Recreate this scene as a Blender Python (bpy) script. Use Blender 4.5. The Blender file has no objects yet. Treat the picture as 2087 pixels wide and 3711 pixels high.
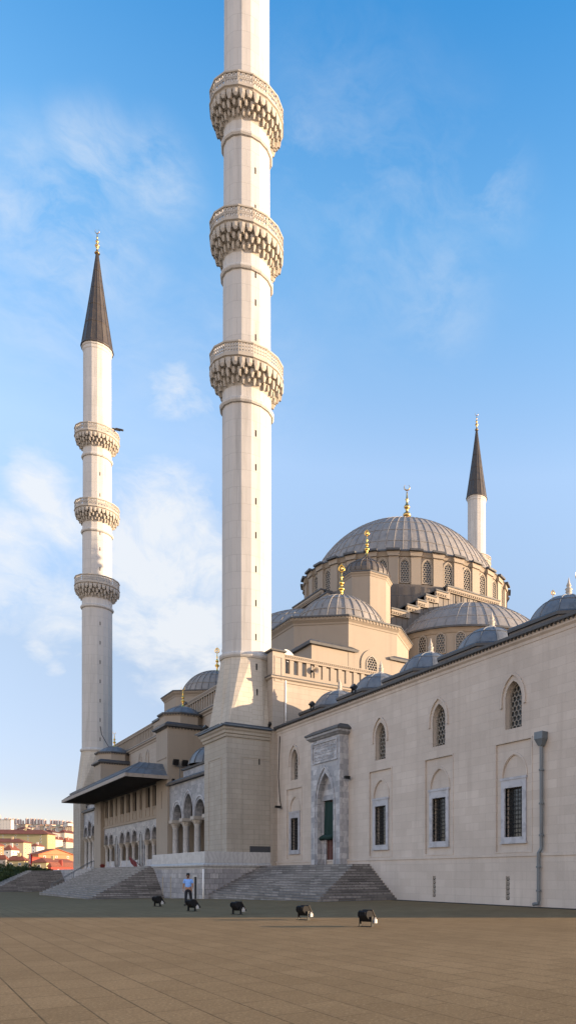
import bpy, math, random
from mathutils import Vector, Matrix
from mathutils.geometry import tessellate_polygon
random.seed(7)
PI=math.pi
sc=bpy.context.scene
COL=sc.collection
rad=math.radians
cos,sin=math.cos,math.sin

# ------------------------------------------------------------------ mesh builder
class MB:
    def __init__(s): s.v=[];s.f=[]
    def add(s,vs,fs):
        n=len(s.v); s.v+= [tuple(p) for p in vs]; s.f+=[tuple(i+n for i in f) for f in fs]; return s
    def box(s,x0,y0,z0,x1,y1,z1,bottom=True):
        v=[(x0,y0,z0),(x1,y0,z0),(x1,y1,z0),(x0,y1,z0),(x0,y0,z1),(x1,y0,z1),(x1,y1,z1),(x0,y1,z1)]
        f=[(4,5,6,7),(0,1,5,4),(1,2,6,5),(2,3,7,6),(3,0,4,7)]
        if bottom: f.append((3,2,1,0))
        return s.add(v,f)
    def obox(s,c,size,rz=0,rx=0,ry=0):
        m=Matrix.Translation(c)@Matrix.Rotation(rz,4,'Z')@Matrix.Rotation(ry,4,'Y')@Matrix.Rotation(rx,4,'X')
        a,b,h=size[0]/2,size[1]/2,size[2]/2
        v=[m@Vector(p) for p in [(-a,-b,-h),(a,-b,-h),(a,b,-h),(-a,b,-h),(-a,-b,h),(a,-b,h),(a,b,h),(-a,b,h)]]
        return s.add(v,[(4,5,6,7),(0,1,5,4),(1,2,6,5),(2,3,7,6),(3,0,4,7),(3,2,1,0)])
    def loft(s,rings,cap0=True,cap1=True):
        n=len(rings[0]); vs=[p for r in rings for p in r]; fs=[]
        for k in range(len(rings)-1):
            for i in range(n):
                j=(i+1)%n; fs.append((k*n+i,k*n+j,(k+1)*n+j,(k+1)*n+i))
        if cap0: fs.append(tuple(range(n-1,-1,-1)))
        if cap1: fs.append(tuple(range((len(rings)-1)*n,len(rings)*n)))
        return s.add(vs,fs)
    def prism(s,poly,z0,z1,cap0=True,cap1=True):
        return s.loft([[(x,y,z0) for x,y in poly],[(x,y,z1) for x,y in poly]],cap0,cap1)
    def lathe(s,prof,n,cx=0,cy=0,ph=0,cap0=False,cap1=False):
        rings=[[(cx+r*cos(ph+2*PI*i/n),cy+r*sin(ph+2*PI*i/n),z) for i in range(n)] for r,z in prof]
        return s.loft(rings,cap0,cap1)
    def tube(s,pts,r,n=6):
        pts=[Vector(p) for p in pts]; rings=[]
        for i,p in enumerate(pts):
            d=(pts[min(i+1,len(pts)-1)]-pts[max(i-1,0)]).normalized()
            a=d.orthogonal().normalized() if i==0 else (a-d*a.dot(d)).normalized()
            b=d.cross(a); rr=r[i] if isinstance(r,(list,tuple)) else r
            rings.append([p+a*rr*cos(2*PI*k/n)+b*rr*sin(2*PI*k/n) for k in range(n)])
        return s.loft(rings)
    def sweep(s,poly,offs):
        """horizontal moulding: rings of a polygon pushed out by offs=[(out,z),...]"""
        return s.loft([[(x,y,z) for x,y in offset(poly,o)] for o,z in offs])
    def mesh(s,name,smooth=False):
        me=bpy.data.meshes.new(name); me.from_pydata(s.v,[],s.f)
        uv=me.uv_layers.new(name='UVMap'); d=[0.0]*(2*len(me.loops))
        V=me.vertices
        for p in me.polygons:
            n=p.normal
            if abs(n.z)>.75:
                for li in p.loop_indices:
                    c=V[me.loops[li].vertex_index].co; d[2*li]=c.x; d[2*li+1]=c.y
            else:
                l=math.hypot(n.x,n.y); tx,ty=-n.y/l,n.x/l
                bx,by,bz=-n.z*ty, n.z*tx, n.x*ty-n.y*tx
                for li in p.loop_indices:
                    c=V[me.loops[li].vertex_index].co
                    d[2*li]=c.x*tx+c.y*ty; d[2*li+1]=c.x*bx+c.y*by+c.z*bz
        uv.data.foreach_set('uv',d)
        if smooth: me.polygons.foreach_set('use_smooth',[True]*len(me.polygons))
        me.update(); return me
    def build(s,name,mat,parent=None,smooth=False,label=None):
        me=s.mesh(name,smooth); me.materials.append(mat)
        o=bpy.data.objects.new(name,me); COL.objects.link(o)
        if parent: o.parent=parent
        if label: o['label']=label
        return o
def offset(poly,d):
    if d==0: return list(poly)
    n=len(poly); out=[]
    A=sum(poly[i][0]*poly[(i+1)%n][1]-poly[(i+1)%n][0]*poly[i][1] for i in range(n)); sg=1 if A>0 else -1
    for i in range(n):
        p0,p1,p2=Vector(poly[i-1]),Vector(poly[i]),Vector(poly[(i+1)%n])
        a=(p1-p0).normalized(); b=(p2-p1).normalized()
        na=Vector((a.y,-a.x))*sg; nb=Vector((b.y,-b.x))*sg
        m=(na+nb); m=m/max(m.length_squared/2,.15)
        out.append(tuple(p1+m*d))
    return out
def ngon(n,r,cx=0,cy=0,ph=0): return [(cx+r*cos(ph+2*PI*i/n),cy+r*sin(ph+2*PI*i/n)) for i in range(n)]
def rect(x0,y0,x1,y1): return [(x0,y0),(x1,y0),(x1,y1),(x0,y1)]
class Pl:
    """upright plane: u along ud, v up, w outward"""
    def __init__(s,o,ud): s.o=Vector(o); s.ud=Vector((ud[0],ud[1],0)).normalized(); s.n=Vector((s.ud.y,-s.ud.x,0))
    def P(s,u,v,w=0): return s.o+s.ud*u+Vector((0,0,v))+s.n*w
    def rz(s): return math.atan2(s.ud.y,s.ud.x)
def arch(cx,a,v0,vs,vt,n=7,both=True):
    """pointed arch outline, from bottom right counter-clockwise: half width a, sill v0, spring vs, apex vt"""
    h=vt-vs; c=(h*h-a*a)/(2*a) if h>a else 0; R=a+c; pts=[]
    t1=math.atan2(h,c) if c>0 else PI/2
    hh=h if h>a else None
    for i in range(n+1):
        t=t1*i/n
        pts.append((cx-c+R*cos(t), vs+(R*sin(t) if hh else h*sin(t))))
    left=[(2*cx-x,y) for x,y in pts[:-1]][::-1]
    base=[(cx+a,v0)] if both else []
    end=[(cx-a,v0)] if both else []
    return base+pts+left+end
def sheet(mb,pl,outer,holes,w=0,depth=0,outer_depth=False):
    """flat panel with holes; the holes get reveals running in by depth"""
    loops=[outer]+holes
    tri=tessellate_polygon([[Vector((u,v,0)) for u,v in l] for l in loops])
    flat=[p for l in loops for p in l]
    mb.add([pl.P(u,v,w) for u,v in flat],[t for t in tri])
    if depth:
        for l in (loops if outer_depth else holes):
            n=len(l); mb.add([pl.P(u,v,w) for u,v in l]+[pl.P(u,v,w-depth) for u,v in l],[(i,(i+1)%n,n+(i+1)%n,n+i) for i in range(n)])
    return mb
def slab(mb,pl,poly,w0,w1):
    tri=tessellate_polygon([[Vector((u,v,0)) for u,v in poly]]); n=len(poly)
    mb.add([pl.P(u,v,w1) for u,v in poly],list(tri)); mb.add([pl.P(u,v,w0) for u,v in poly],list(tri))
    mb.add([pl.P(u,v,w0) for u,v in poly]+[pl.P(u,v,w1) for u,v in poly],[(i,(i+1)%n,n+(i+1)%n,n+i) for i in range(n)])
def band(mb,pl,A,B,w0,w1,closed=False):
    """moulding strip between two outlines with the same point count"""
    n=len(A); k=n if closed else n-1
    v=[pl.P(u,v,w1) for u,v in A]+[pl.P(u,v,w1) for u,v in B]+[pl.P(u,v,w0) for u,v in A]+[pl.P(u,v,w0) for u,v in B]
    f=[]
    for i in range(k):
        j=(i+1)%n
        f+=[(i,j,n+j,n+i),(2*n+i,2*n+j,j,i),(n+i,n+j,3*n+j,3*n+i)]
    mb.add(v,f)
def inside(p,poly):
    x,y=p;c=False;n=len(poly)
    for i in range(n):
        x1,y1=poly[i];x2,y2=poly[i-1]
        if (y1>y)!=(y2>y) and x<(x2-x1)*(y-y1)/(y2-y1)+x1: c=not c
    return c

# ------------------------------------------------------------------ things
def thing(name,label,cat,loc=(0,0,0),rz=0,group=None):
    o=bpy.data.objects.new(name,None); COL.objects.link(o); o.location=loc; o.rotation_euler=(0,0,rz)
    o.empty_display_size=.2; o['label']=label; o['category']=cat
    if group: o['group']=group
    return o
def tag(o,label,cat,group=None):
    o['label']=label; o['category']=cat
    if group: o['group']=group
    return o
def struct(o): o['kind']='structure'; return o
def put(name,me,mat,parent,loc=(0,0,0),rz=0,scale=1):
    if mat and not me.materials: me.materials.append(mat)
    o=bpy.data.objects.new(name,me); COL.objects.link(o); o.parent=parent; o.location=loc; o.rotation_euler=(0,0,rz)
    o.scale=(scale,)*3; return o
def clone(root,loc,rz=None,label=None,group=None):
    r=root.copy(); COL.objects.link(r); r.location=loc
    if rz is not None: r.rotation_euler=(0,0,rz)
    if label: r['label']=label
    if group: r['group']=group
    for ch in list(root.children):
        c=ch.copy(); COL.objects.link(c); c.parent=r
        for g in list(ch.children):
            d=g.copy(); COL.objects.link(d); d.parent=c
    return r

# ------------------------------------------------------------------ materials
def mat(name,col,rough=.75,metal=0,spec=.3):
    m=bpy.data.materials.new(name); m.use_nodes=True; b=m.node_tree.nodes['Principled BSDF']
    b.inputs['Base Color'].default_value=(*col,1); b.inputs['Roughness'].default_value=rough; b.inputs['Metallic'].default_value=metal
    b.inputs['Specular IOR Level'].default_value=spec
    return m
class NT:
    def __init__(s,m): s.t=m.node_tree; s.n=s.t.nodes; s.b=s.n['Principled BSDF'] if 'Principled BSDF' in s.n else None
    def new(s,k,**kw):
        o=s.n.new(k)
        for a,b in kw.items(): setattr(o,a,b)
        return o
    def link(s,a,b): s.t.links.new(a,b)
    def noise(s,vec,scale,detail=4,rough=.55):
        o=s.new('ShaderNodeTexNoise'); o.inputs['Scale'].default_value=scale; o.inputs['Detail'].default_value=detail; o.inputs['Roughness'].default_value=rough
        s.link(vec,o.inputs['Vector']); return o.outputs['Fac']
    def ramp(s,fac,a,b,ca,cb):
        o=s.new('ShaderNodeMapRange'); o.inputs['From Min'].default_value=a; o.inputs['From Max'].default_value=b
        o.inputs['To Min'].default_value=ca; o.inputs['To Max'].default_value=cb; s.link(fac,o.inputs['Value']); return o.outputs['Result']
    def mix(s,fac,a,b,mode='MIX'):
        o=s.new('ShaderNodeMix',data_type='RGBA',blend_type=mode)
        for sock,val in ((0,fac),(6,a),(7,b)):
            if hasattr(val,'node'): s.link(val,o.inputs[sock])
            elif isinstance(val,(int,float)): o.inputs[sock].default_value=val
            else: o.inputs[sock].default_value=(*val,1)
        return o.outputs[2]
    def math(s,op,a,b=None):
        o=s.new('ShaderNodeMath',operation=op)
        for i,v in enumerate((a,b)):
            if v is None: continue
            if hasattr(v,'node'): s.link(v,o.inputs[i])
            else: o.inputs[i].default_value=v
        return o.outputs[0]
    def uv(s): return s.new('ShaderNodeTexCoord').outputs['UV']
    def pos(s): return s.new('ShaderNodeNewGeometry').outputs['Position']
    def mapped(s,v,sc,loc=(0,0,0)):
        o=s.new('ShaderNodeMapping'); s.link(v,o.inputs['Vector']); o.inputs['Scale'].default_value=sc; o.inputs['Location'].default_value=loc; return o.outputs['Vector']
    def brick(s,v,c1,c2,mort,bw,rh,ms=.012,off=.5):
        o=s.new('ShaderNodeTexBrick'); s.link(v,o.inputs['Vector']); o.inputs['Scale'].default_value=1
        o.inputs['Color1'].default_value=(*c1,1); o.inputs['Color2'].default_value=(*c2,1); o.inputs['Mortar'].default_value=(*mort,1)
        o.inputs['Brick Width'].default_value=bw; o.inputs['Row Height'].default_value=rh; o.inputs['Mortar Size'].default_value=ms; o.inputs['Mortar Smooth'].default_value=.3; o.offset=off
        return o.outputs['Color'],o.outputs['Fac']
    def bump(s,h,st,dist=.02):
        o=s.new('ShaderNodeBump'); o.inputs['Strength'].default_value=st; o.inputs['Distance'].default_value=dist
        s.link(h,o.inputs['Height']); s.link(o.outputs['Normal'],s.b.inputs['Normal'])
def stone(name,c1,c2,mort,bw,rh,ms=.012,stain=.25,grime=(.30,.27,.24),streak=.3):
    m=mat(name,c1,.85); k=NT(m); uv=k.uv(); p=k.pos()
    c,f=k.brick(uv,c1,c2,mort,bw,rh,ms)
    n=k.noise(p,.35,5,.6); c=k.mix(k.ramp(n,.3,.7,0,stain),c,tuple(x*.72 for x in c1))
    n2=k.noise(k.mapped(p,(1.3,1.3,.09)),1.0,5,.65); c=k.mix(k.ramp(n2,.52,.75,0,streak),c,grime)
    n3=k.noise(p,14,3,.6); c=k.mix(k.ramp(n3,.35,.65,0,.16),c,tuple(min(1,x*1.25) for x in c1))
    k.link(c,k.b.inputs['Base Color'])
    h=k.math('SUBTRACT',k.math('MULTIPLY',n3,.35),f); k.bump(h,.35,.012)
    return m
LIME=(.56,.485,.405)
M={}
M['lime']=stone('limestone_blocks',(0.321,0.278,0.230),(0.350,0.306,0.257),(0.244,0.210,0.175),1.15,.46,.012,.35,(0.210,0.180,0.151),.3)
M['wing']=stone('pinkish_limestone_blocks',(.480,.418,.358),(.548,.484,.42),(.415,.362,.31),1.25,.46,.012,.6,(.35,.30,.255),.7)
M['back']=stone('shade_dark_inner_wall',(0.150,0.128,0.105),(0.165,0.143,0.116),(0.120,0.101,0.083),1.2,.5,.012,.3)  # stone darkened to stand in for deep shade behind the arches
M['ped']=stone('pale_limestone_blocks',(0.338,0.304,0.253),(0.380,0.343,0.289),(0.229,0.205,0.168),.95,.42,.016,.5,(0.199,0.180,0.157),.5)
M['taper']=stone('light_limestone_blocks',(0.446,0.401,0.334),(0.502,0.453,0.381),(0.302,0.271,0.222),.95,.42,.016,.5,(0.263,0.238,0.207),.5)
M['shaft']=stone('minaret_stone',(0.441,0.425,0.402),(0.477,0.461,0.438),(0.318,0.306,0.286),1.9,1.45,.018,.35,(0.239,0.230,0.215),.75)
M['plain']=stone('smooth_limestone',(0.285,0.244,0.197),(0.298,0.255,0.207),(0.269,0.232,0.188),6,4,.004,.25,(0.193,0.166,0.139),.4)
M['carv']=stone('carved_stone',(0.383,0.351,0.306),(0.396,0.365,0.319),(0.370,0.338,0.293),5,3,.002,.4,(0.210,0.192,0.166),.3)
def marble(name,c1,c2,mort,bw,rh,ms,vein=.5):
    m=mat(name,c1,.5,0,.4); k=NT(m); uv=k.uv(); p=k.pos()
    c,f=k.brick(uv,c1,c2,mort,bw,rh,ms)
    w=k.new('ShaderNodeTexWave'); w.inputs['Scale'].default_value=.9; w.inputs['Distortion'].default_value=9; w.inputs['Detail'].default_value=4; w.inputs['Detail Scale'].default_value=1.6
    k.link(k.mapped(p,(1,1,1.3)),w.inputs['Vector'])
    c=k.mix(k.ramp(w.outputs['Fac'],.35,.95,0,vein),c,tuple(x*.62 for x in c1))
    n=k.noise(p,.6,5,.6); c=k.mix(k.ramp(n,.4,.75,0,.45),c,tuple(x*.7 for x in c2))
    k.link(c,k.b.inputs['Base Color']); k.bump(k.math('MULTIPLY',f,-1),.3,.012)
    return m
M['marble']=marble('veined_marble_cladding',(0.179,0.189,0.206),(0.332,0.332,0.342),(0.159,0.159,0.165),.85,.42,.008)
M['portal']=marble('patchwork_marble',(0.192,0.202,0.221),(0.474,0.467,0.474),(0.218,0.218,0.224),.62,.40,.008,.35)
M['whitemarble']=marble('white_marble_slabs',(0.412,0.406,0.399),(0.462,0.455,0.443),(0.212,0.206,0.200),2.9,1.3,.016,.4)
M['basemarble']=marble('grey_marble_blocks',(0.219,0.215,0.225),(0.385,0.371,0.371),(0.100,0.093,0.090),.7,.44,.018,.3)
M['step']=marble('marble_steps',(.095,.091,.089),(.285,.27,.262),(.04,.038,.037),1.15,.17,.022,.3)
M['frame']=marble('marble_window_frame',(0.365,0.371,0.395),(0.413,0.413,0.432),(0.365,0.365,0.389),4,4,.001,.55)
def leadmat(name,c,rough=.5,var=.35,brow=None,met=.15):
    m=mat(name,c,rough,met,.5); k=NT(m); p=k.pos()
    n=k.noise(p,.9,5,.65); n2=k.noise(k.mapped(p,(2,2,.35)),1.6,4,.6)
    cc=k.mix(k.ramp(n,.35,.7,0,1),c,tuple(x*(1+var) for x in c))
    cc=k.mix(k.ramp(n2,.5,.75,0,.6),cc,brow or tuple(x*.55 for x in c))
    k.link(cc,k.b.inputs['Base Color']); k.link(k.ramp(n,.3,.7,rough-.1,rough+.15),k.b.inputs['Roughness']); return m
M['lead']=leadmat('weathered_lead',(0.198,0.185,0.171),.6,.3,(0.132,0.121,0.110),0)
M['leadsky']=leadmat('sky_tinted_lead',(0.115,0.124,0.134),.5,.5,(0.064,0.066,0.070))  # blue sky reflection on shaded lead, put into the base colour
M['seam']=leadmat('lead_edge',(0.053,0.055,0.059),.55)
M['darklead']=leadmat('dark_lead_cladding',(0.086,0.075,0.066),.55,.4,(0.150,0.116,0.083))
M['spire']=leadmat('spire_lead',(0.040,0.033,0.027),.5,.35,(0.063,0.047,0.034))
M['gold']=mat('gilt_metal',(.85,.52,.12),.28,1.0)
M['gold2']=mat('dull_gilt_metal',(.50,.33,.13),.36,1.0)
M['glass']=mat('dark_window_glass',(.018,.022,.026),.12,0,.5)
M['glassg']=mat('grey_window_glass',(.05,.06,.065),.2,0,.5)
M['lattice']=mat('pale_cast_lattice',(0.338,0.304,0.259),.8); M['lattice2']=mat('grey_cast_lattice',(0.236,0.214,0.185),.8)
M['iron']=mat('black_iron',(.012,.013,.014),.45,.3)
M['void']=mat('dark_interior',(.012,.011,.010),.9)
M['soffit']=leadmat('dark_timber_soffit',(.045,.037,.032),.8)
M['fascia']=leadmat('grey_fascia_board',(0.270,0.236,0.203),.7,.3)
M['wood']=leadmat('red_brown_timber',(.075,.026,.020),.5)
M['curtain']=mat('green_canvas',(.008,.028,.024),.85)
M['white']=mat('white_paint',(.78,.77,.75),.5)
M['red']=mat('red_cloth',(.45,.012,.015),.7); M['darkred']=mat('dark_red_cloth',(.11,.012,.012),.8)
M['zinc']=leadmat('zinc_pipe',(0.102,0.119,0.132),.4,.3)
M['black']=mat('black_casing',(.012,.012,.013),.4,0,.5)
M['cabinet']=mat('dark_grey_cabinet',(.045,.048,.055),.6)
M['gut']=mat('dark_gutter_stone',(.03,.028,.026),.9)
M['boxgrey']=mat('light_grey_box',(.42,.41,.39),.6)
M['casing']=mat('matt_black_casing',(.012,.012,.013),.75,0,.15)
M['rimbrown']=mat('dusty_brown_casing',(.035,.029,.024),.7)
M['cable']=mat('black_cable',(.012,.012,.012),.6)

# ground paving
def paving():
    m=mat('asphalt_paving_slabs',(0.183,0.146,0.100),.95,0,.05); k=NT(m); p=k.pos()
    v=k.mapped(p,(1,1,1)); rot=v.node; rot.inputs['Rotation'].default_value=(0,0,PI/2)
    c,f=k.brick(v,(0.253,0.168,0.087),(0.307,0.207,0.110),(0.052,0.038,0.025),1.1,.55,.013,.5); n=k.noise(p,.22,5,.6)
    n=k.noise(p,.22,5,.6); c=k.mix(k.ramp(n,.35,.7,0,.55),c,(0.174,0.114,0.057))
    n2=k.noise(p,1.3,6,.7); c=k.mix(k.ramp(n2,.45,.75,0,.45),c,(0.339,0.233,0.123))
    n4=k.noise(p,26,5,.8); c=k.mix(k.ramp(n4,.36,.64,.0,.8),c,(0.129,0.087,0.046))
    n5=k.noise(k.mapped(p,(1,1,1),(7,3,0)),19,4,.8); c=k.mix(k.ramp(n5,.56,.72,0,.6),c,(0.523,0.382,0.218))
    k.link(c,k.b.inputs['Base Color'])
    g=k.noise(p,7,8,.8); h=k.math('SUBTRACT',k.math('MULTIPLY',g,1.0),k.math('MULTIPLY',f,.5)); k.bump(h,.3,.02); k.b.inputs['Sheen Weight'].default_value=.0; k.b.inputs['Sheen Roughness'].default_value=.55; k.b.inputs['Sheen Tint'].default_value=(1,.75,.45,1)
    return m
M['pave']=paving()

# ------------------------------------------------------------------ shared pieces
def finial(H,kind='crescent',rz=0,n=14,cr=.085):
    mb=MB()
    pr=[(.10,0),(.085,.03),(.05,.09),(.03,.15),(.028,.2),(.05,.215),(.028,.23),(.075,.265),(.088,.295),(.075,.325),(.03,.36),(.028,.41),(.055,.44),(.065,.465),(.055,.49),(.025,.53),(.02,.60),(.038,.625),(.02,.65),(.014,.74),(.010,.79)]
    mb.lathe([(r*H,z*H) for r,z in pr],n,0,0,0,True,True)
    if kind=='crescent':
        c=Vector((0,0,.88*H)); pts=[];rr=[]
        for i in range(19):
            a=rad(-90-145+290*i/18); t=abs(i-9)/9
            pts.append(c+Vector((sin(a+PI/2)*.0,0,0))+Vector((cos(a)*cr*H*cos(rz),cos(a)*cr*H*sin(rz),sin(a)*cr*H))); rr.append((.013*(1-t)+.003)*H)
        mb.tube(pts,rr,6)
    else:
        pts=[];rr=[]
        for i in range(21):
            a=2*PI*i/20; w=.075*H; y=-cos(a); x=sin(a)*w*(1-.25*y)
            pts.append((x*cos(rz),x*sin(rz),.88*H+y*.09*H)); rr.append(.019*H)
        mb.tube(pts,rr,6); mb.lathe([(.012*H,.96*H),(.002*H,1.03*H)],6)
        mb.lathe([(.004*H,.82*H),(.035*H,.87*H),(.02*H,.92*H),(.003*H,.95*H)],8)
    return mb.mesh('finial',True)
def cap_prof(R,h,z0,n=14,r0=.05):
    rho=(R*R+h*h)/(2*h); pr=[]
    a0=math.asin(min(1,R/rho)); a0=a0 if h<=R else PI-a0
    for i in range(n+1):
        a=a0*(1-i/n); pr.append((max(rho*sin(a),r0),z0+h-rho+rho*cos(a)))
    return pr
def dome(mb,R,h,z0,nr,hoops=(),cx=0,cy=0,rib=.06,wid=.05,n=None,prof=None):
    pr=prof or cap_prof(R,h,z0); n=n or max(24,nr)
    mb.lathe(pr,n,cx,cy,PI/n,False,True)
    for k in range(nr):
        a=2*PI*k/nr; t=Vector((-sin(a),cos(a),0)); o=Vector((cos(a),sin(a),0)); vs=[];m=len(pr)
        for i,(r,z) in enumerate(pr):
            r2=max(r,.02); up=Vector((0,0,(i/(m-1))*rib)); w=min(wid,r2*PI/nr*.6)
            b=Vector((cx,cy,z))+o*(r2-.03); tp=Vector((cx,cy,z))+o*(r2+rib*(1-i/(m-1)*.7))+up
            vs+=[b-t*w,tp-t*w*.7,tp+t*w*.7,b+t*w]
        fs=[]
        for i in range(m-1):
            for j in range(3): fs.append((4*i+j,4*i+j+1,4*i+j+5,4*i+j+4))
        mb.add(vs,fs)
    for f in hoops:
        i=f*(len(pr)-1); a=int(i); g=i-a; r=pr[a][0]*(1-g)+pr[a+1][0]*g; z=pr[a][1]*(1-g)+pr[a+1][1]*g
        dr,dz=pr[a+1][0]-pr[a][0],pr[a+1][1]-pr[a][1]; l=math.hypot(dr,dz); dr/=l;dz/=l
        e=rib*.55; q=.05
        mb.lathe([(r-dr*q,z-dz*q),(r-dr*q+dz*e,z-dz*q-dr*e),(r+dr*q+dz*e,z+dz*q-dr*e),(r+dr*q,z+dz*q)],n,cx,cy,PI/n)
def dentils(mb,poly,z,h=.22,out=.12,step=.45,w=.2):
    n=len(poly)
    for i in range(n):
        a,b=Vector(poly[i]),Vector(poly[(i+1)%n]); L=(b-a).length; k=max(1,int(L/step)); d=(b-a)/L; nn=Vector((d.y,-d.x))
        for j in range(k):
            c=a+d*(L*(j+.5)/k); s=[c-d*w,c+d*w,c+d*w+nn*out,c-d*w+nn*out]
            m=c+nn*out*.6
            mb.add([(p.x,p.y,z) for p in s]+[(c.x,c.y,z-h),(m.x,m.y,z-h*.9)],[(0,1,2,3),(3,2,5),(2,1,4,5),(0,3,5,4)])
# arched window with a cast lattice; local frame: x along the wall, y inward, z up, sill at origin
def arch_window_meshes(w,h,hs,cell,rim=.09):
    out=arch(0,w/2,0,hs,h,8); inn=arch(0,w/2-rim,rim,hs,h-rim*1.25,8)
    pl=Pl((0,0,0),(1,0)); g=MB(); band(g,pl,out,inn,-.12,0,True)
    cw=cell; R=cw/math.sqrt(3)*1.01; r=cw*.455; rows=int(h/(cw*.866))+2; cols=int(w/cw)+3
    for j in range(rows):
        for i in range(-cols,cols+1):
            c=(i*cw+(j%2)*cw/2, rim+j*cw*.866)
            if not inside(c,arch(0,w/2-rim*.2,0,hs,h,8)): continue
            A=[];B=[]
            for q in range(6):
                a=PI/6+q*PI/3
                A.append(pl.P(c[0]+R*cos(a),c[1]+R*sin(a),-.05))
            for q in range(12):
                a=PI/6+q*PI/6; B.append(pl.P(c[0]+r*cos(a),c[1]+r*sin(a),-.05))
            D=[Vector(b)-pl.n*.06 for b in B]
            ok=all(inside((p.x,p.z),out) for p in A)
            if not ok:
                A=[p if inside((p.x,p.z),out) else Vector((c[0],p.y,c[1]))+(p-Vector((c[0],p.y,c[1])))*.75 for p in A]
            f=[]
            for q in range(6):
                q2=(q+1)%6; b0,b1,b2=6+2*q,6+2*q+1,6+(2*q+2)%12
                f+=[(q,b1,b0),(q,q2,b1),(q2,b2,b1)]
            for q in range(12): f.append((6+q,6+(q+1)%12,18+(q+1)%12,18+q))
            g.add(A+B+D,f)
    p=MB(); o2=arch(0,w/2-.02,.02,hs,h-.03,8); sheet(p,pl,o2,[],-.16)
    return g.mesh('window'),p.mesh('pane')
def put_window(ms,parent,loc,rz,gm=None,pm=None,name='window'):
    o=put(name,ms[0],gm or M['lattice'],parent,loc,rz); put('pane',ms[1],pm or M['glass'],o); return o

# ------------------------------------------------------------------ ground, terrain
def gz(y): 
    if y<-20: return 0.
    if y<8: return -.55*(y+20)/28
    if y<40: return -.55-.25*(y-8)/32
    return -.8
ys=[-420,-20,8,40,140]
g=MB(); g.add([(x,y,gz(y)) for y in ys for x in (-420,260)],[(2*i,2*i+1,2*i+3,2*i+2) for i in range(4)])
struct(g.build('plaza_paving',M['pave']))
FW=Vector((.6146,.7888)); RT=Vector((.7888,-.6147)); CAM=Vector((-24.455,-64.05))
TZ=[(150,-7),(330,0),(480,5),(700,20),(1000,42),(1600,90),(2200,133),(3000,193),(4500,288),(6500,296),(12000,260)]
def tz(D):
    for (a,za),(b,zb) in zip(TZ,TZ[1:]):
        if D<=b: return za+(zb-za)*(D-a)/(b-a) if D>a else za
    return TZ[-1][1]
hm=mat('dry_hillside',(.16,.15,.09),.95); k=NT(hm); p=k.pos(); n=k.noise(p,.02,6,.65)
k.link(k.mix(k.ramp(n,.4,.6,0,1),(.06,.075,.035),(.30,.25,.17)),k.b.inputs['Base Color'])
t=MB(); Ds=[150,250,330,400,480,590,700,850,1000,1300,1600,1900,2200,2600,3000,3700,4500,5500,6500,9000,12000]; us=[-1.1+i*.1 for i in range(24)]
random.seed(3)
t.add([tuple((CAM+FW*D+RT*(u*D)).to_tuple())+(tz(D)+(random.uniform(-.006,.006)*D if D>400 else 0),) for D in Ds for u in us],
      [(i*24+j,i*24+j+1,(i+1)*24+j+1,(i+1)*24+j) for i in range(len(Ds)-1) for j in range(23)])
struct(t.build('hills',hm,smooth=True))

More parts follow.
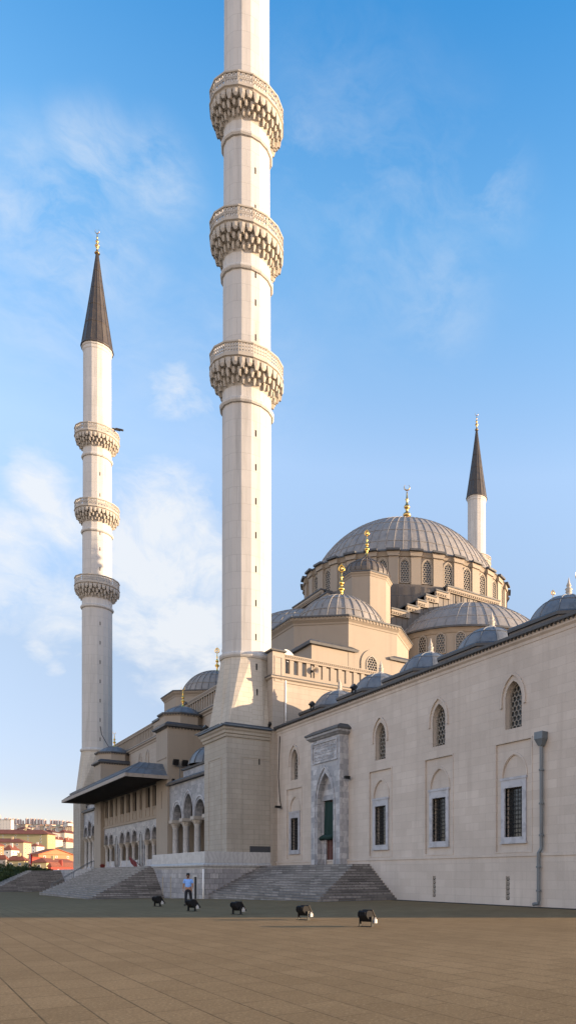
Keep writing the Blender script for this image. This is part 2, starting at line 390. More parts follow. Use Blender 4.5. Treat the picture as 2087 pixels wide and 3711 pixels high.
# ------------------------------------------------------------------ minarets
BZ=[(42.3,43.4,45.3,46.6),(53.75,54.9,56.7,58.0),(65.2,66.3,68.0,69.3)]   # ring, corbels start, floor, parapet top
PH=PI/16
def build_minaret(label,loc):
    T=thing('minaret',label,'minaret',loc,0,'minarets of the mosque')
    b=MB(); P=rect(-2.8,-2.8,2.8,2.8); b.prism(P,-2.5,13.1)
    b.sweep(P,[(0.002,13.1),(.10,13.15),(.12,13.35),(.22,13.42),(.24,13.6),(.36,13.75),(.38,13.9)])
    for pl in (Pl((-2.8,0,0),(0,-1)),Pl((0,-2.8,0),(1,0))):     # sunk panel outline on the two seen faces
        A=[(-1.6,3.2),(1.6,3.2),(1.6,11.6),(-1.6,11.6)]; B=[(-1.5,3.3),(1.5,3.3),(1.5,11.5),(-1.5,11.5)]
        band(b,pl,A,B,-.01,.035,True)
    b.build('pedestal',M['ped'],T)
    c=MB(); c.sweep(P,[(.38,13.9),(.48,13.92),(.48,14.02),(.1,14.3),(-.3,14.32)]); c.build('pedestal_cornice',M['seam'],T)
    f=MB(); N=16; top=ngon(N,2.18,0,0,PH); bot=[]
    for x,y in top:
        m=2.52/max(abs(x),abs(y)); bot.append((x*m,y*m))
    # make the corners of the square base sharp
    for i,(x,y) in enumerate(bot):
        if min(abs(x),abs(y))>1.6: bot[i]=(math.copysign(2.52,x),math.copysign(2.52,y)) if abs(abs(x)-abs(y))<1.7 else bot[i]
    f.loft([[(x,y,14.25) for x,y in bot],[(x,y,20.3) for x,y in top]]); f.build('tapering_base',M['taper'],T)
    s=MB()
    for (r0,r1,z0,z1) in ((2.10,2.08,20.3,43.6),(2.04,2.02,43.6,55.1),(1.98,1.96,55.1,66.5),(1.94,1.92,66.5,82.0)):
        s.lathe([(r0,z0),(r1,z1)],N,0,0,PH,True,True)
    s.lathe([(1.92,81.2),(2.0,81.35),(2.02,81.7),(2.12,81.8),(2.14,82.15)],N,0,0,PH,False,True)
    for z,r in ((20.5,2.16),(BZ[0][0],2.12),(BZ[1][0],2.06),(BZ[2][0],2.0)):
        s.lathe([(r-.1,z-.30),(r+.10,z-.26),(r+.19,z-.12),(r+.20,z),(r+.17,z+.12),(r+.05,z+.22),(r-.1,z+.26)],N,0,0,PH)
    s.build('shaft',M['shaft'],T)
    for z in [11.0,17.0,19.2]+[21.8+2.92*i for i in range(7)]+[44.8,47.6,50.6,53.0,58.8,62.0]:
        w=MB(); r=2.8 if z<13 else (2.5-.36*(z-14.2)/6+.02 if z<20 else (2.06 if z<43 else (2.0 if z<55 else 1.94)))
        w.box(-.055,-r-.004,z,.055,-r+.15,z+.55); w.build('slit_window',M['void'],T)
    for kk,(zr,zc,zf,zt) in enumerate(BZ):
        rs=(2.06,2.0,1.95)[kk]
        bal=MB()
        bal.lathe([(rs,zf-.1),(2.98,zf-.1),(3.05,zf),(3.16,zf+.06),(3.16,zf+.16),(3.10,zf+.18),(3.10,zf+.36),(2.98,zf+.36),(2.98,zf+.06),(rs-.05,zf+.05)],N,0,0,PH)
        B=bal.build('balcony',M['carv'],T)
        mq=MB(); H=zf-.1-zc; tiers=[(rs+.02,rs+.30,32,0),(rs+.20,rs+.62,32,.5),(rs+.48,rs+.95,16 if kk else 32,0 if kk else 0)]
        mq.lathe([(rs,zc-.05),(rs+.05,zc+.1*H),(rs+.22,zc+.38*H),(rs+.45,zc+.62*H),(rs+.72,zc+.85*H),(rs+.98,zc+H)],N,0,0,PH)
        for ti in range(3):
            z0=zc+H*(.02,.26,.52)[ti]; z1=zc+H*(.40,.66,1.0)[ti]; ri,ro=(rs+.0,rs+.10,rs+.32)[ti],(rs+.34,rs+.70,rs+1.02)[ti]
            n=32; a0=PH+(0 if ti%2 else PI/n)
            for q in range(n):
                a=a0+2*PI*q/n; hw=PI/n*(.52,.55,.78)[ti]
                def pt(r,da,z): return (r*cos(a+da),r*sin(a+da),z)
                zb=z0+(z1-z0)*(.30 if q%2 else .05)
                zm=z0+(z1-z0)*.55
                v=[pt(ro,-hw,z1),pt(ro,hw,z1),pt(ri,hw,z1),pt(ri,-hw,z1),
                   pt(ro,-hw*.95,zm),pt(ro,hw*.95,zm),pt(ro-.06,hw*.45,zb),pt(ro-.06,-hw*.45,zb),
                   pt(ri,hw*.5,zb+.1),pt(ri,-hw*.5,zb+.1),pt(ri,hw,zm),pt(ri,-hw,zm),pt(ro+.05,0,zm+.06),pt(ro+.05,0,z1)]
                mq.add(v,[(0,4,12,13),(13,12,5,1),(4,7,6,5,12),(5,6,8,10),(1,5,10,2),(0,3,11,4),(4,11,9,7),(7,9,8,6)])
        mq.build('corbelling',M['carv'],B)
        pp=MB(); zl=zf+.36; zh=zt-.14; verts=ngon(N,3.08,0,0,PH)
        pp.lathe([(2.98,zh),(3.12,zh),(3.15,zh+.04),(3.15,zt),(2.98,zt)],N,0,0,PH); pp.lathe([(2.98,zt),(2.98,zh)],N,0,0,PH)
        for i in range(N):
            a,b2=Vector(verts[i]),Vector(verts[(i+1)%N]); L=(b2-a).length; d=(b2-a)/L; pl=Pl((a.x,a.y,0),d)
            hh=zh-zl
            if kk==0:
                nx,nz=5,3; cw=L/nx; ch=hh/nz
                for ix in range(nx):
                    for iz in range(nz):
                        u0,v0=ix*cw,zl+iz*ch; c=(u0+cw/2,v0+ch/2); A=[];Bq=[]
                        A=[(u0,v0),(u0+cw/2,v0),(u0+cw,v0),(u0+cw,v0+ch/2),(u0+cw,v0+ch),(u0+cw/2,v0+ch),(u0,v0+ch),(u0,v0+ch/2)]
                        Bq=[(c[0]+(x-c[0])*(.62 if q%2==0 else .66)*(.8 if q%2==0 else 1),c[1]+(y-c[1])*(.62 if q%2==0 else .72)*(.8 if q%2==0 else 1)) for q,(x,y) in enumerate(A)]
                        band(pp,pl,A,Bq,-.07,0,True)
            else:
                def bar(u0,v0,u1,v1,t=.032):
                    du,dv=u1-u0,v1-v0; l=math.hypot(du,dv); ex,ey=-dv/l*t,du/l*t
                    slab(pp,pl,[(u0+ex,v0+ey),(u1+ex,v1+ey),(u1-ex,v1-ey),(u0-ex,v0-ey)],-.07,0)
                m=3; c=L/m
                for q in range(m):
                    u=q*c
                    bar(u,zl,u+c/2,zl+hh*.5); bar(u+c,zl,u+c/2,zl+hh*.5); bar(u,zh,u+c/2,zl+hh*.5); bar(u+c,zh,u+c/2,zl+hh*.5)
                    bar(u,zl+hh*.5,u+c*.28,zl+hh*.28); bar(u+c,zl+hh*.5,u+c*.72,zl+hh*.28); bar(u,zl+hh*.5,u+c*.28,zl+hh*.72); bar(u+c,zl+hh*.5,u+c*.72,zl+hh*.72)
                    bar(u+c*.25,zl,u+c*.25,zl+hh*.27); bar(u+c*.75,zl,u+c*.75,zl+hh*.27); bar(u+c*.25,zh,u+c*.25,zl+hh*.73); bar(u+c*.75,zh,u+c*.75,zl+hh*.73)
                    bar(u+c*.28,zl+hh*.28,u+c*.28,zl+hh*.72,.024); bar(u+c*.72,zl+hh*.28,u+c*.72,zl+hh*.72,.024)
                bar(0,zl,0,zh,.05)
        pp.build('pierced_parapet',M['carv'],B)
    sp=MB(); pr=[(2.30,82.05),(2.30,82.25),(2.16,82.5)]+[(2.16*(1-t)**1.0+.16*t+.10*sin(PI*t)*-.6,82.5+14.5*t) for t in (.12,.25,.4,.55,.7,.85,1)]
    sp.lathe(pr,N,0,0,PH,True,True)
    for q in range(N):
        a=PH+2*PI*q/N; o=Vector((cos(a),sin(a),0)); sp.tube([o*(r+.01)+Vector((0,0,z)) for r,z in pr[2:]],[.045*(1-.6*i/8) for i in range(len(pr)-2)],4)
    for z in (85.5,88.4,91.2,94):
        i=next(i for i in range(len(pr)-1) if pr[i+1][1]>z); g=(z-pr[i][1])/(pr[i+1][1]-pr[i][1]); r=pr[i][0]*(1-g)+pr[i+1][0]*g
        sp.lathe([(r+.02,z-.05),(r+.05,z),(r+.01,z+.05)],N,0,0,PH)
    S=sp.build('spire',M['spire'],T)
    put('finial',finial(3.9,'crescent',rad(-38)),M['gold2'],S,(0,0,96.9))
    return T
m1=build_minaret('tall white minaret nearest the camera, rising out of the top of the picture',(0,0,0))
m2=clone(m1,(0,61.5,0),None,'complete white minaret with dark spire left of the entrance porch')
m3=clone(m1,(73.8,61.5,0),None,'white minaret rising behind the great dome, mostly hidden')

# ------------------------------------------------------------------ prayer hall
HALL=thing('prayer_hall','cream domed prayer hall of the mosque behind the minarets','mosque',(0,0,0))
hw=MB(); hw.prism(rect(1.1,-3.2,72.7,64.7),-2.5,18.2)
pl=Pl((1.1,0,0),(0,-1))
hw.build('wall',M['lime'],HALL)
hc=MB(); hc.sweep(rect(1.1,-3.2,72.7,64.7),[(0.0,18.2),(.08,18.22),(.12,18.4),(.3,18.5),(.32,18.62)]); hc.build('cornice',M['lime'],HALL)
hl=MB(); hl.sweep(rect(1.1,-3.2,72.7,64.7),[(.32,18.62),(.36,18.64),(.36,18.72),(-.6,18.9)]); hl.build('roof_terrace',M['seam'],HALL)
# balustrades (one part per side)
def balustrade(pl,u0,u1,pitch,post,zb,zt):
    mb=MB(); n=max(1,round((u1-u0)/pitch)); pt=(u1-u0)/n
    slab(mb,pl,[(u0,zb),(u1,zb),(u1,zb+.32),(u0,zb+.32)],-.42,0)
    slab(mb,pl,[(u0,zt-.42),(u1,zt-.42),(u1,zt-.12),(u0,zt-.12)],-.46,.04)
    slab(mb,pl,[(u0,zt-.12),(u1,zt-.12),(u1,zt),(u0,zt)],-.52,.10)
    k=0
    for i in range(n+1):
        u=u0+pt*i; slab(mb,pl,[(u-post/2,zb+.32),(u+post/2,zb+.32),(u+post/2,zt-.42),(u-post/2,zt-.42)],-.36,-.03)
    m=int((u1-u0)/.2)
    for i in range(m):
        u=u0+(i+.5)*(u1-u0)/m; slab(mb,pl,[(u-.06,zt-.26),(u+.06,zt-.26),(u+.06,zt-.14),(u-.06,zt-.14)],.04,.085)
    return mb
pN=Pl((0,-3.2,0),(1,0)); pW=Pl((1.1,0,0),(0,-1))
b=balustrade(pN,2.0,44.0,.785,.36,18.75,20.72); b.build('balustrade',M['plain'],HALL)
b=balustrade(pW,-20.4,1.9,.772,.26,18.75,20.72); b.build('balustrade',M['plain'],HALL)
b=balustrade(pW,-62.0,-33.9,.772,.26,18.75,20.72); b.build('balustrade',M['plain'],HALL)
b=MB(); slab(b,pW,[(-33.8,18.6),(-20.5,18.6),(-20.5,20.5),(-33.8,20.5)],-.7,.12)
band(b,pW,[(-33.4,18.9),(-20.9,18.9),(-20.9,20.1),(-33.4,20.1)],[(-33.1,19.15),(-21.2,19.15),(-21.2,19.9),(-33.1,19.9)],.11,.17,True)
b.build('solid_parapet',M['lime'],HALL)
b=MB(); slab(b,pW,[(-33.9,20.5),(-20.4,20.5),(-20.4,20.75),(-33.9,20.75)],-.8,.3); b.build('parapet_coping',M['seam'],HALL)
b=MB(); b.prism(rect(.95,-3.36,2.0,-2.2),0,20.75); band(b,Pl((0,-3.36,0),(1,0)),[(1.12,18.2),(1.85,18.2),(1.85,20.4),(1.12,20.4)],[(1.22,18.3),(1.75,18.3),(1.75,20.3),(1.22,20.3)],-.01,.04,True)
b.build('corner_pier',M['lime'],HALL)
b=MB(); b.sweep(rect(.95,-3.36,2.0,-2.2),[(.0,20.75),(.18,20.8),(.2,20.92),(0,21.05),(-.2,21.07)]); b.build('pier_cap',M['seam'],HALL)
b=MB(); b.tube([(2.15,-3.3,18.6),(2.15,-3.3,15.9),(2.15,-3.28,14.6)],.07,8); b.build('white_downpipe',M['white'],HALL,True)
# arched doorway and windows on the long front wall
for y,z0,zt,a in ((8.2,2.4,5.6,1.0),(4.6,2.4,5.0,.75),(54.0,2.4,5.4,1.0)):
    d=MB(); pl=Pl((1.1,y,0),(0,-1)); slab(d,pl,arch(0,a,z0,zt-a*1.1,zt),-.05,.03); d.build('doorway',M['void'],HALL)
sw=arch_window_meshes(.9,1.7,1.0,.25)
for y in (37.1,40.6):
    put_window(sw,HALL,(1.04,y,15.7),-PI/2)
    f=MB(); pl=Pl((1.1,y,15.7),(0,-1)); band(f,pl,arch(0,.75,-.1,1.0,2.0,8),arch(0,.5,0,1.0,1.75,8),-.02,.1); f.build('window_surround',M['lime'],HALL)
# central block, gables
up=MB(); up.prism(rect(21.4,16.2,51.6,45.4),18,34.0); up.build('upper_wall',M['plain'],HALL)
sk=MB(); sk.lathe([(15.5,33.5),(15.5,36.2),(15.42,36.3),(15.42,37.9),(15.34,38.0),(15.34,39.5),(14.6,39.6)],64,36.4,30.75,PI/64)
for q in range(96):
    a=2*PI*q/96; c=Vector((36.4+15.5*cos(a),30.75+15.5*sin(a),0))
    sk.obox((c.x,c.y,36.4),(.10,.05,5.9),a)
sk.prism(rect(21.6,16.4,51.4,45.2),34.0,34.35); sk.build('drum_skirt',M['darklead'],HALL)
def gable(pl,half=4.45,z0=34.75,zt=39.55,n=5,bottom=27):
    """stepped arch wall: lead clad face with pale stone copings following the steps"""
    tr=[4.45,6.25,7.85,9.15,10.7,13.0]
    out=[]; zs=[zt-i*(zt-z0)/5 for i in range(6)]
    pts=[(tr[0],zs[0])]
    for i in range(5):
        pts+= [(tr[i],zs[i+1]) , (tr[i+1],zs[i+1])] if False else [(tr[i]+.0,zs[i+1]),(tr[i+1],zs[i+1])]
    prof=[(tr[0],zs[0])]+pts[1:]
    r=prof; L=[(-u,v) for u,v in r[::-1]]
    poly=[(13.0,bottom)]+r[::-1]+[(-u,v) for u,v in r]+[(-13.0,bottom)]
    c=MB(); slab(c,pl,poly,-1.3,0)
    for u in [x*.8 for x in range(-16,17)]:
        zt2=next((v for uu,v in [(tr[i],zs[i]) for i in range(6)] if abs(u)<=uu),z0)
        slab(c,pl,[(u-.03,bottom),(u+.03,bottom),(u+.03,zt2-.6),(u-.03,zt2-.6)],-.02,.05)
    c.build('gable_cladding',M['darklead'],HALL)
    s=MB(); top=MB()
    def run(ua,ub,z):
        slab(s,pl,[(ua,z-.75),(ub,z-.75),(ub,z-.12),(ua,z-.12)],-1.32,.28); slab(s,pl,[(ua,z-.42),(ub,z-.42),(ub,z-.14),(ua,z-.14)],.28,.42)
        slab(top,pl,[(ua-.08,z-.12),(ub+.08,z-.12),(ub+.08,z+.06),(ua-.08,z+.06)],-1.4,.52)
        m=max(1,int((ub-ua)/.32))
        for q in range(m):
            u=ua+(q+.5)*(ub-ua)/m; slab(s,pl,[(u-.09,z-.62),(u+.09,z-.62),(u+.09,z-.46),(u-.09,z-.46)],.28,.40)
    run(-tr[0],tr[0],zs[0])
    for sg in (1,-1):
        for i in range(1,6):
            a,b_=tr[i-1]-.55,tr[i]; z=zs[i]
            a=tr[i-1]+.0
            run(*( (a,b_) if sg>0 else (-b_,-a)),z)
            ua,ub=(tr[i-1]-.5,tr[i-1]+.0) if sg>0 else (-tr[i-1]-.0,-tr[i-1]+.5)
            slab(s,pl,[(ua,zs[i]-.70),(ub,zs[i]-.70),(ub,zs[i-1]-.8),(ua,zs[i-1]-.8)],-1.31,.27)
    s.build('gable_coping',M['plain'],HALL); top.build('gable_coping_lead',M['seam'],HALL)
gable(Pl((37.1,15.5,0),(1,0))); gable(Pl((20.6,31.0,0.1),(0,-1)))
gable(Pl((36.4,46.1,0),(-1,0))); gable(Pl((52.3,30.75,0),(0,1)))
# main drum
DC=(36.4,30.75); N=32; dr=MB(); ZD0,ZD1=39.45,43.85
dr.lathe([(14.75,ZD0-1),(14.75,ZD1+.2)],N,*DC,PI/N)
ring=[]
for q in range(N):
    a=2*PI*(q+.5)/N
    o=Vector((DC[0]+14.72*cos(a),DC[1]+14.72*sin(a),0)); pl=Pl(o,(-sin(a),cos(a)))
    slab(dr,pl,[(-.66,ZD0-.6),(.66,ZD0-.6),(.66,ZD1),(-.66,ZD1)],-.3,.36)
    slab(dr,pl,[(-.74,ZD1-.6),(.74,ZD1-.6),(.84,ZD1),(-.84,ZD1)],-.3,.56)
dr.lathe([(14.7,ZD1-.55),(14.9,ZD1-.5),(15.05,ZD1-.2),(15.2,ZD1)],N,*DC,PI/N)
dr.build('drum',M['plain'],HALL)
dl=MB()
dl.lathe([(14.6,ZD1),(15.3,ZD1+.004),(15.3,ZD1+.18),(14.9,ZD1+.42),(13.8,ZD1+.55)],N,*DC,PI/N)
for q in range(N):
    a=2*PI*(q+.5)/N; o=Vector((DC[0]+14.72*cos(a),DC[1]+14.72*sin(a),0)); pl=Pl(o,(-sin(a),cos(a)))
    slab(dl,pl,[(-.9,ZD1+.01),(.9,ZD1+.01),(.9,ZD1+.27),(-.9,ZD1+.27)],-.3,.90)
dl.build('drum_cornice',M['seam'],HALL)
wm=arch_window_meshes(1.25,3.15,2.35,.34); fr=MB(); band(fr,Pl((0,0,0),(1,0)),arch(0,.72,-.1,2.35,3.32,8),arch(0,.58,0,2.35,3.15,8),-.05,.06); frm=fr.mesh('window_surround')
for q in range(N):
    a=2*PI*q/N
    if not (rad(180)-.1<a<rad(345)): continue
    c=(DC[0]+14.87*cos(a),DC[1]+14.87*sin(a),39.85); rz=a+PI/2
    o=put_window(wm,HALL,c,rz); put('window_surround',frm,M['plain'],HALL,c,rz)
dm=MB(); dome(dm,14.0,9.77,44.2,72,(.12,.26,.40,.54,.68,.82),*DC,.10,.055,n=96,prof=None)
DM=dm.build('great_dome',M['lead'],HALL)
put('finial',finial(7.2,'crescent',rad(-38),14,.06),M['gold2'],DM,(DC[0],DC[1],53.7))
# half domes
swm=arch_window_meshes(1.3,2.55,1.85,.34)
def half_dome(c,a0,zoff=0,windows=True):
    zc=31.35+zoff; N=28
    d=MB(); d.lathe([(11.2,18.5),(11.2,zc-.55),(11.3,zc-.5),(11.45,zc-.2),(11.6,zc)],N,*c,rad(a0)); d.build('half_dome_drum',M['plain'],HALL)
    e=MB(); e.lathe([(11.0,zc),(11.78,zc+.004),(11.78,zc+.2),(11.3,zc+.4)],56,*c,rad(a0)); e.lathe([(11.22,27.2),(11.9,27.0),(11.9,26.6),(11.2,26.5)],56,*c); e.build('half_dome_cornice',M['seam'],HALL)
    f=MB(); dome(f,11.35,5.95,zc+.25,52,(.16,.36,.58,.8),*c,.10,.055,n=84); f.build('half_dome',M['lead'],HALL)
    for i in range(-6,7):
        a=rad(a0)+2*PI*(i+.5)/N*1.0+ (0 if 1 else 0)
        z=28.35+zoff; cc=(c[0]+11.33*cos(a),c[1]+11.33*sin(a),z)
        put_window(swm,HALL,cc,a+PI/2)
half_dome((37.1,15.5),-90); half_dome((21,31.0),180)
# corner turrets
def turret(x,y):
    N=8; R=2.85; t=MB(); P=ngon(N,R,x,y,PI/8); t.prism(P,18,36.9); t.sweep(P,[(0,36.90),(.05,36.92),(.10,37.10),(.22,37.22),(.24,37.35)]); t.build('turret',M['plain'],HALL)
    e=MB(); e.sweep(P,[(.24,37.35),(.30,37.36),(.30,37.52),(-.4,37.60)]); e.build('turret_cornice',M['seam'],HALL)
    d=MB(); pr=[(2.72,37.52),(2.78,37.77),(2.74,38.12),(2.55,38.51),(2.2,38.91),(1.72,39.26),(1.2,39.57),(.75,39.83),(.42,40.10),(.2,40.36),(.08,40.49)]
    dome(d,0,0,0,24,(.4,),x,y,.11,.05,n=48,prof=pr); D=d.build('onion_dome',M['darklead'],HALL)
    put('finial',finial(3.4,'tulip',rad(-38)),M['gold'],D,(x,y,40.2))
turret(20.8,15.4); turret(20.8,46.1); turret(52.0,15.4)
# corner domes on octagons
cw=arch_window_meshes(1.35,2.1,1.1,.30)
def corner_dome(x,y,dz=0,south=True):
    A=7.0; Rc=A/cos(PI/8); P=ngon(8,Rc,x,y,PI/8)
    h=A*math.tan(PI/8)+.02; B=A-.03
    for sx,sy in ((1,1),(1,-1),(-1,1),(-1,-1)):
        w=MB(); l=MB(); tri=[(x+sx*B,y+sy*B),(x+sx*B,y+sy*h*.9),(x+sx*h*.9,y+sy*B)]
        if sx*sy<0: tri=tri[::-1]
        w.prism(tri,18,24.45); l.sweep(tri,[(0,24.45),(.3,24.47),(.34,24.7),(.02,25.0)])
        W=w.build('corner_block',M['plain'],HALL); l.build('block_roof',M['seam'],W)
    o=MB(); o.prism(P,18,27.3+dz); o.sweep(P,[(0,27.3+dz),(.06,27.32+dz),(.10,27.5+dz),(.34,27.75+dz),(.38,27.95+dz)]); dentils(o,offset(P,.30),27.97+dz,.26,.14,.36,.12); o.build('octagonal_drum',M['plain'],HALL)
    e=MB(); e.sweep(P,[(.38,27.95+dz),(.5,27.97+dz),(.5,28.13+dz),(-2.3,28.55+dz)]); e.build('drum_cornice',M['seam'],HALL)
    d=MB(); dome(d,5.2,4.23,28.4+dz,32,(.22,.5,.75),x,y,.12,.07,n=64); D=d.build('corner_dome',M['lead'],HALL)
    put('finial',finial(4.0,'tulip',rad(-38)),M['gold'],D,(x,y,32.45+dz))
    for a in ((-90,180) if south else (180,-135)):
        a=rad(a); c=(x+(A+.2)*cos(a),y+(A+.2)*sin(a),22.4)
        if a>rad(-120) and a<0: c=(x-.25,y-(A+.2),22.4)
        put_window(cw,HALL,c,a+PI/2)
        f=MB(); pl=Pl(c,(-sin(a),cos(a))); band(f,pl,arch(0,1.25,-.2,1.15,2.75,10),arch(0,.68,-.05,1.1,2.12,10),-.25,-.08); f.build('window_surround',M['plain'],HALL)
corner_dome(15.0,10.9); corner_dome(14.7,50.8,.2,False)

# ------------------------------------------------------------------ courtyard wing
WING=thing('courtyard_wing','long pale stone courtyard wing with arched windows right of the nearest minaret','building',(0,0,0))
Y0,Y1=-47.5,-3.15; X=1.37
PW=Pl((X,0,0),(0,-1))        # u=-y
bays=[6.8,20.5,27.35,34.2,41.05]
w=MB(); outer=[(-Y1-.35,2.76),(-Y0,2.76),(-Y0,13.6),(-Y1-.35,13.6)]
holes=[]
for u in bays:
    holes.append(arch(u,.665,9.42,11.0,11.95,8)); holes.append([(u-1.43,2.9),(u+1.43,2.9),(u+1.43,8.72),(u-1.43,8.72)])
sheet(w,PW,outer,holes,0,.07)
for u in bays:
    h1=[(u-.71,3.66),(u+.71,3.66),(u+.71,6.29),(u-.71,6.29)]; h2=arch(u,.95,6.80,6.85,8.02,8)
    sheet(w,PW,[(u-1.43,2.9),(u+1.43,2.9),(u+1.43,8.72),(u-1.43,8.72)],[h1,h2],-.07,.30)
    slab(w,PW,arch(u,.96,6.79,6.85,8.03,8),-.3,-.13)
    band(w,PW,arch(u,1.06,6.86,6.9,8.2,8),arch(u,.96,6.86,6.9,8.06,8),-.08,-.03)
    band(w,PW,[(u-1.5,2.83),(u+1.5,2.83),(u+1.5,8.8),(u-1.5,8.8)],[(u-1.42,2.91),(u+1.42,2.91),(u+1.42,8.71),(u-1.42,8.71)],-.02,.03,True)
    # deep reveal of the upper window
    A=arch(u,.665,9.42,11.0,11.95,8); n=len(A)
    w.add([PW.P(a,b_,-.06) for a,b_ in A]+[PW.P(a,b_,-.5) for a,b_ in A],[(i,(i+1)%n,n+(i+1)%n,n+i) for i in range(n)])
# body behind the face, ends and plinth
w.box(X+.55,Y0,-1.0,9.6,Y1+.0,13.6)
w.add([(X,Y0,2.76),(X+.55,Y0,2.76),(X+.55,Y0,13.6),(X,Y0,13.6)],[(0,1,2,3)])
sheet(w,PW,[(-Y1-.35,-1),(-Y0,-1),(-Y0,2.62),(-Y1-.35,2.62)],[[(u-.16,.3),(u+.16,.3),(u+.16,1.57),(u-.16,1.57)] for u in (27.0,33.85)],.09,.12)
slab(w,PW,[(-Y1-.35,2.62),(-Y0,2.62),(-Y0,2.76),(-Y1-.35,2.76)],-.2,.14)
w.add([(X-.09,Y0,-1),(X+.6,Y0,-1),(X+.6,Y0,2.62),(X-.09,Y0,2.62)],[(0,1,2,3)])
w.build('wall',M['wing'],WING)
c=MB(); E_=rect(X,Y0,9.6,Y1); c.sweep(E_,[(0.0,13.6),(.03,13.62),(.05,13.78),(.16,13.88),(.18,14.08)]); c.build('cornice',M['wing'],WING)
c=MB(); c.sweep(E_,[(.18,14.08),(.32,14.09),(.34,14.24),(.0,14.32),(-1.2,14.5)])
dentils(c,offset(E_,.2),14.08,.12,.18,.3,.06); c.build('roof',M['seam'],WING)
um=arch_window_meshes(1.33,2.53,1.58,.30)
for u in bays:
    put_window(um,WING,(X+.30,-u,9.42),-PI/2,M['lattice2'],M['glassg'])
    f=MB(); band(f,PW,arch(u,1.0,10.6,10.95,12.40,10),arch(u,.88,10.6,10.95,12.25,10),-.02,.09); f.build('window_moulding',M['wing'],WING)
    fr=MB(); A=[(u-1.0,3.39),(u+1.0,3.39),(u+1.0,6.71),(u-1.0,6.71)]; B=[(u-.71,3.66),(u+.71,3.66),(u+.71,6.29),(u-.71,6.29)]
    band(fr,PW,A,B,-.2,.02,True); slab(fr,PW,[(u-1.06,6.71),(u+1.06,6.71),(u+1.06,6.84),(u-1.06,6.84)],-.1,.05); slab(fr,PW,[(u-1.04,3.31),(u+1.04,3.31),(u+1.04,3.42),(u-1.04,3.42)],-.1,.06)
    W=fr.build('window',M['frame'],WING)
    gp=MB()
    for i in range(1,6): uu=u-.71+1.42*i/6; gp.tube([PW.P(uu,3.66,-.12),PW.P(uu,6.29,-.12)],.016,5)
    for i in range(1,11): vv=3.66+2.63*i/11; gp.tube([PW.P(u-.71,vv,-.12),PW.P(u+.71,vv,-.12)],.016,5)
    gp.build('grille',M['iron'],W); p_=MB(); sheet(p_,PW,[(u-.72,3.65),(u+.72,3.65),(u+.72,6.3),(u-.72,6.3)],[],-.34); p_.build('pane',M['glass'],W)
for u in (27.0,33.85):
    v=MB(); sheet(v,PW,[(u-.17,.29),(u+.17,.29),(u+.17,1.58),(u-.17,1.58)],[],.005); V_=v.build('vent',M['void'],WING)
    v=MB()
    for i in range(5):
        z=.3+1.27*i/5; z2=z+1.27/5
        for a,b_,cc,d in ((-.16,z,.16,z2),(.16,z,-.16,z2),(-.16,z,.16,z),(-.16,(z+z2)/2,0,z2),(.16,(z+z2)/2,0,z2)):
            v.tube([PW.P(u+a,b_,.07),PW.P(u+cc,d,.07)],.02,4)
    v.build('vent_grille',M['lattice'],V_)
DB=[(-2.75,-1.95),(-2.75,1.95),(-1.95,2.75),(2.75,2.75),(2.75,-2.75),(-1.95,-2.75)][::-1]
dmesh=MB(); dmesh.prism(DB,14.3,15.35); db=dmesh.mesh('dome_base')
e=MB(); e.sweep(DB,[(0,15.2),(.10,15.22),(.12,15.38),(.0,15.5),(-.4,15.6)]); de=e.mesh('dome_base_cornice')
d=MB(); dome(d,2.3,1.72,15.58,12,(.45,),0,0,.06,.035,n=48); dd=d.mesh('small_dome')
f=MB(); f.lathe([(.52,0),(.44,.07),(.22,.24),(.13,.34),(.20,.38),(.13,.44),(.22,.54),(.14,.62),(.10,.68),(.15,.74),(.07,.92),(.015,1.2)],12,0,0,0,True,True); ff=f.mesh('stone_finial',True)
for u in [6.8,13.65]+bays[1:]:
    put('dome_base',db,M['darklead'],WING,(5.5,-u,0)); put('dome_base_cornice',de,M['seam'],WING,(5.5,-u,0))
    o=put('small_dome',dd,M['leadsky'],WING,(5.5,-u,0)); put('stone_finial',ff,M['carv'],o,(0,0,17.22))
# drainpipe
d=MB(); yd=-36.55; xp=X-.17
d.tube([(xp,yd,8.2),(xp,yd,3.05),(xp-.02,yd,2.95),(xp-.10,yd+.10,2.75),(xp-.10,yd+.10,.35),(xp-.12,yd+.12,.2),(xp-.14,yd+.45,.16)],.092,8)
for z in (6.9,5.2,3.6,2.0,.8): d.lathe([(.12,z),(.135,z+.02),(.135,z+.08),(.12,z+.1)],8,xp-(.10 if z<2.7 else 0),yd+(.10 if z<2.7 else 0))
d.loft([[(xp+a*.12,yd+b_*.12,8.15) for a,b_ in ((-1,-1),(1,-1),(1,1),(-1,1))],[(xp+a*.22,yd+b_*.30,8.5) for a,b_ in ((-1,-1),(.7,-1),(.7,1),(-1,1))],[(xp+a*.22,yd+b_*.30,8.85) for a,b_ in ((-1,-1),(.7,-1),(.7,1),(-1,1))]])
d.build('drainpipe',M['zinc'],WING,False)
c=MB(); c.box(X-.55,Y0,-.2,X-.09,-22.8,.03); struct(c.build('kerb_gutter',M['gut']))
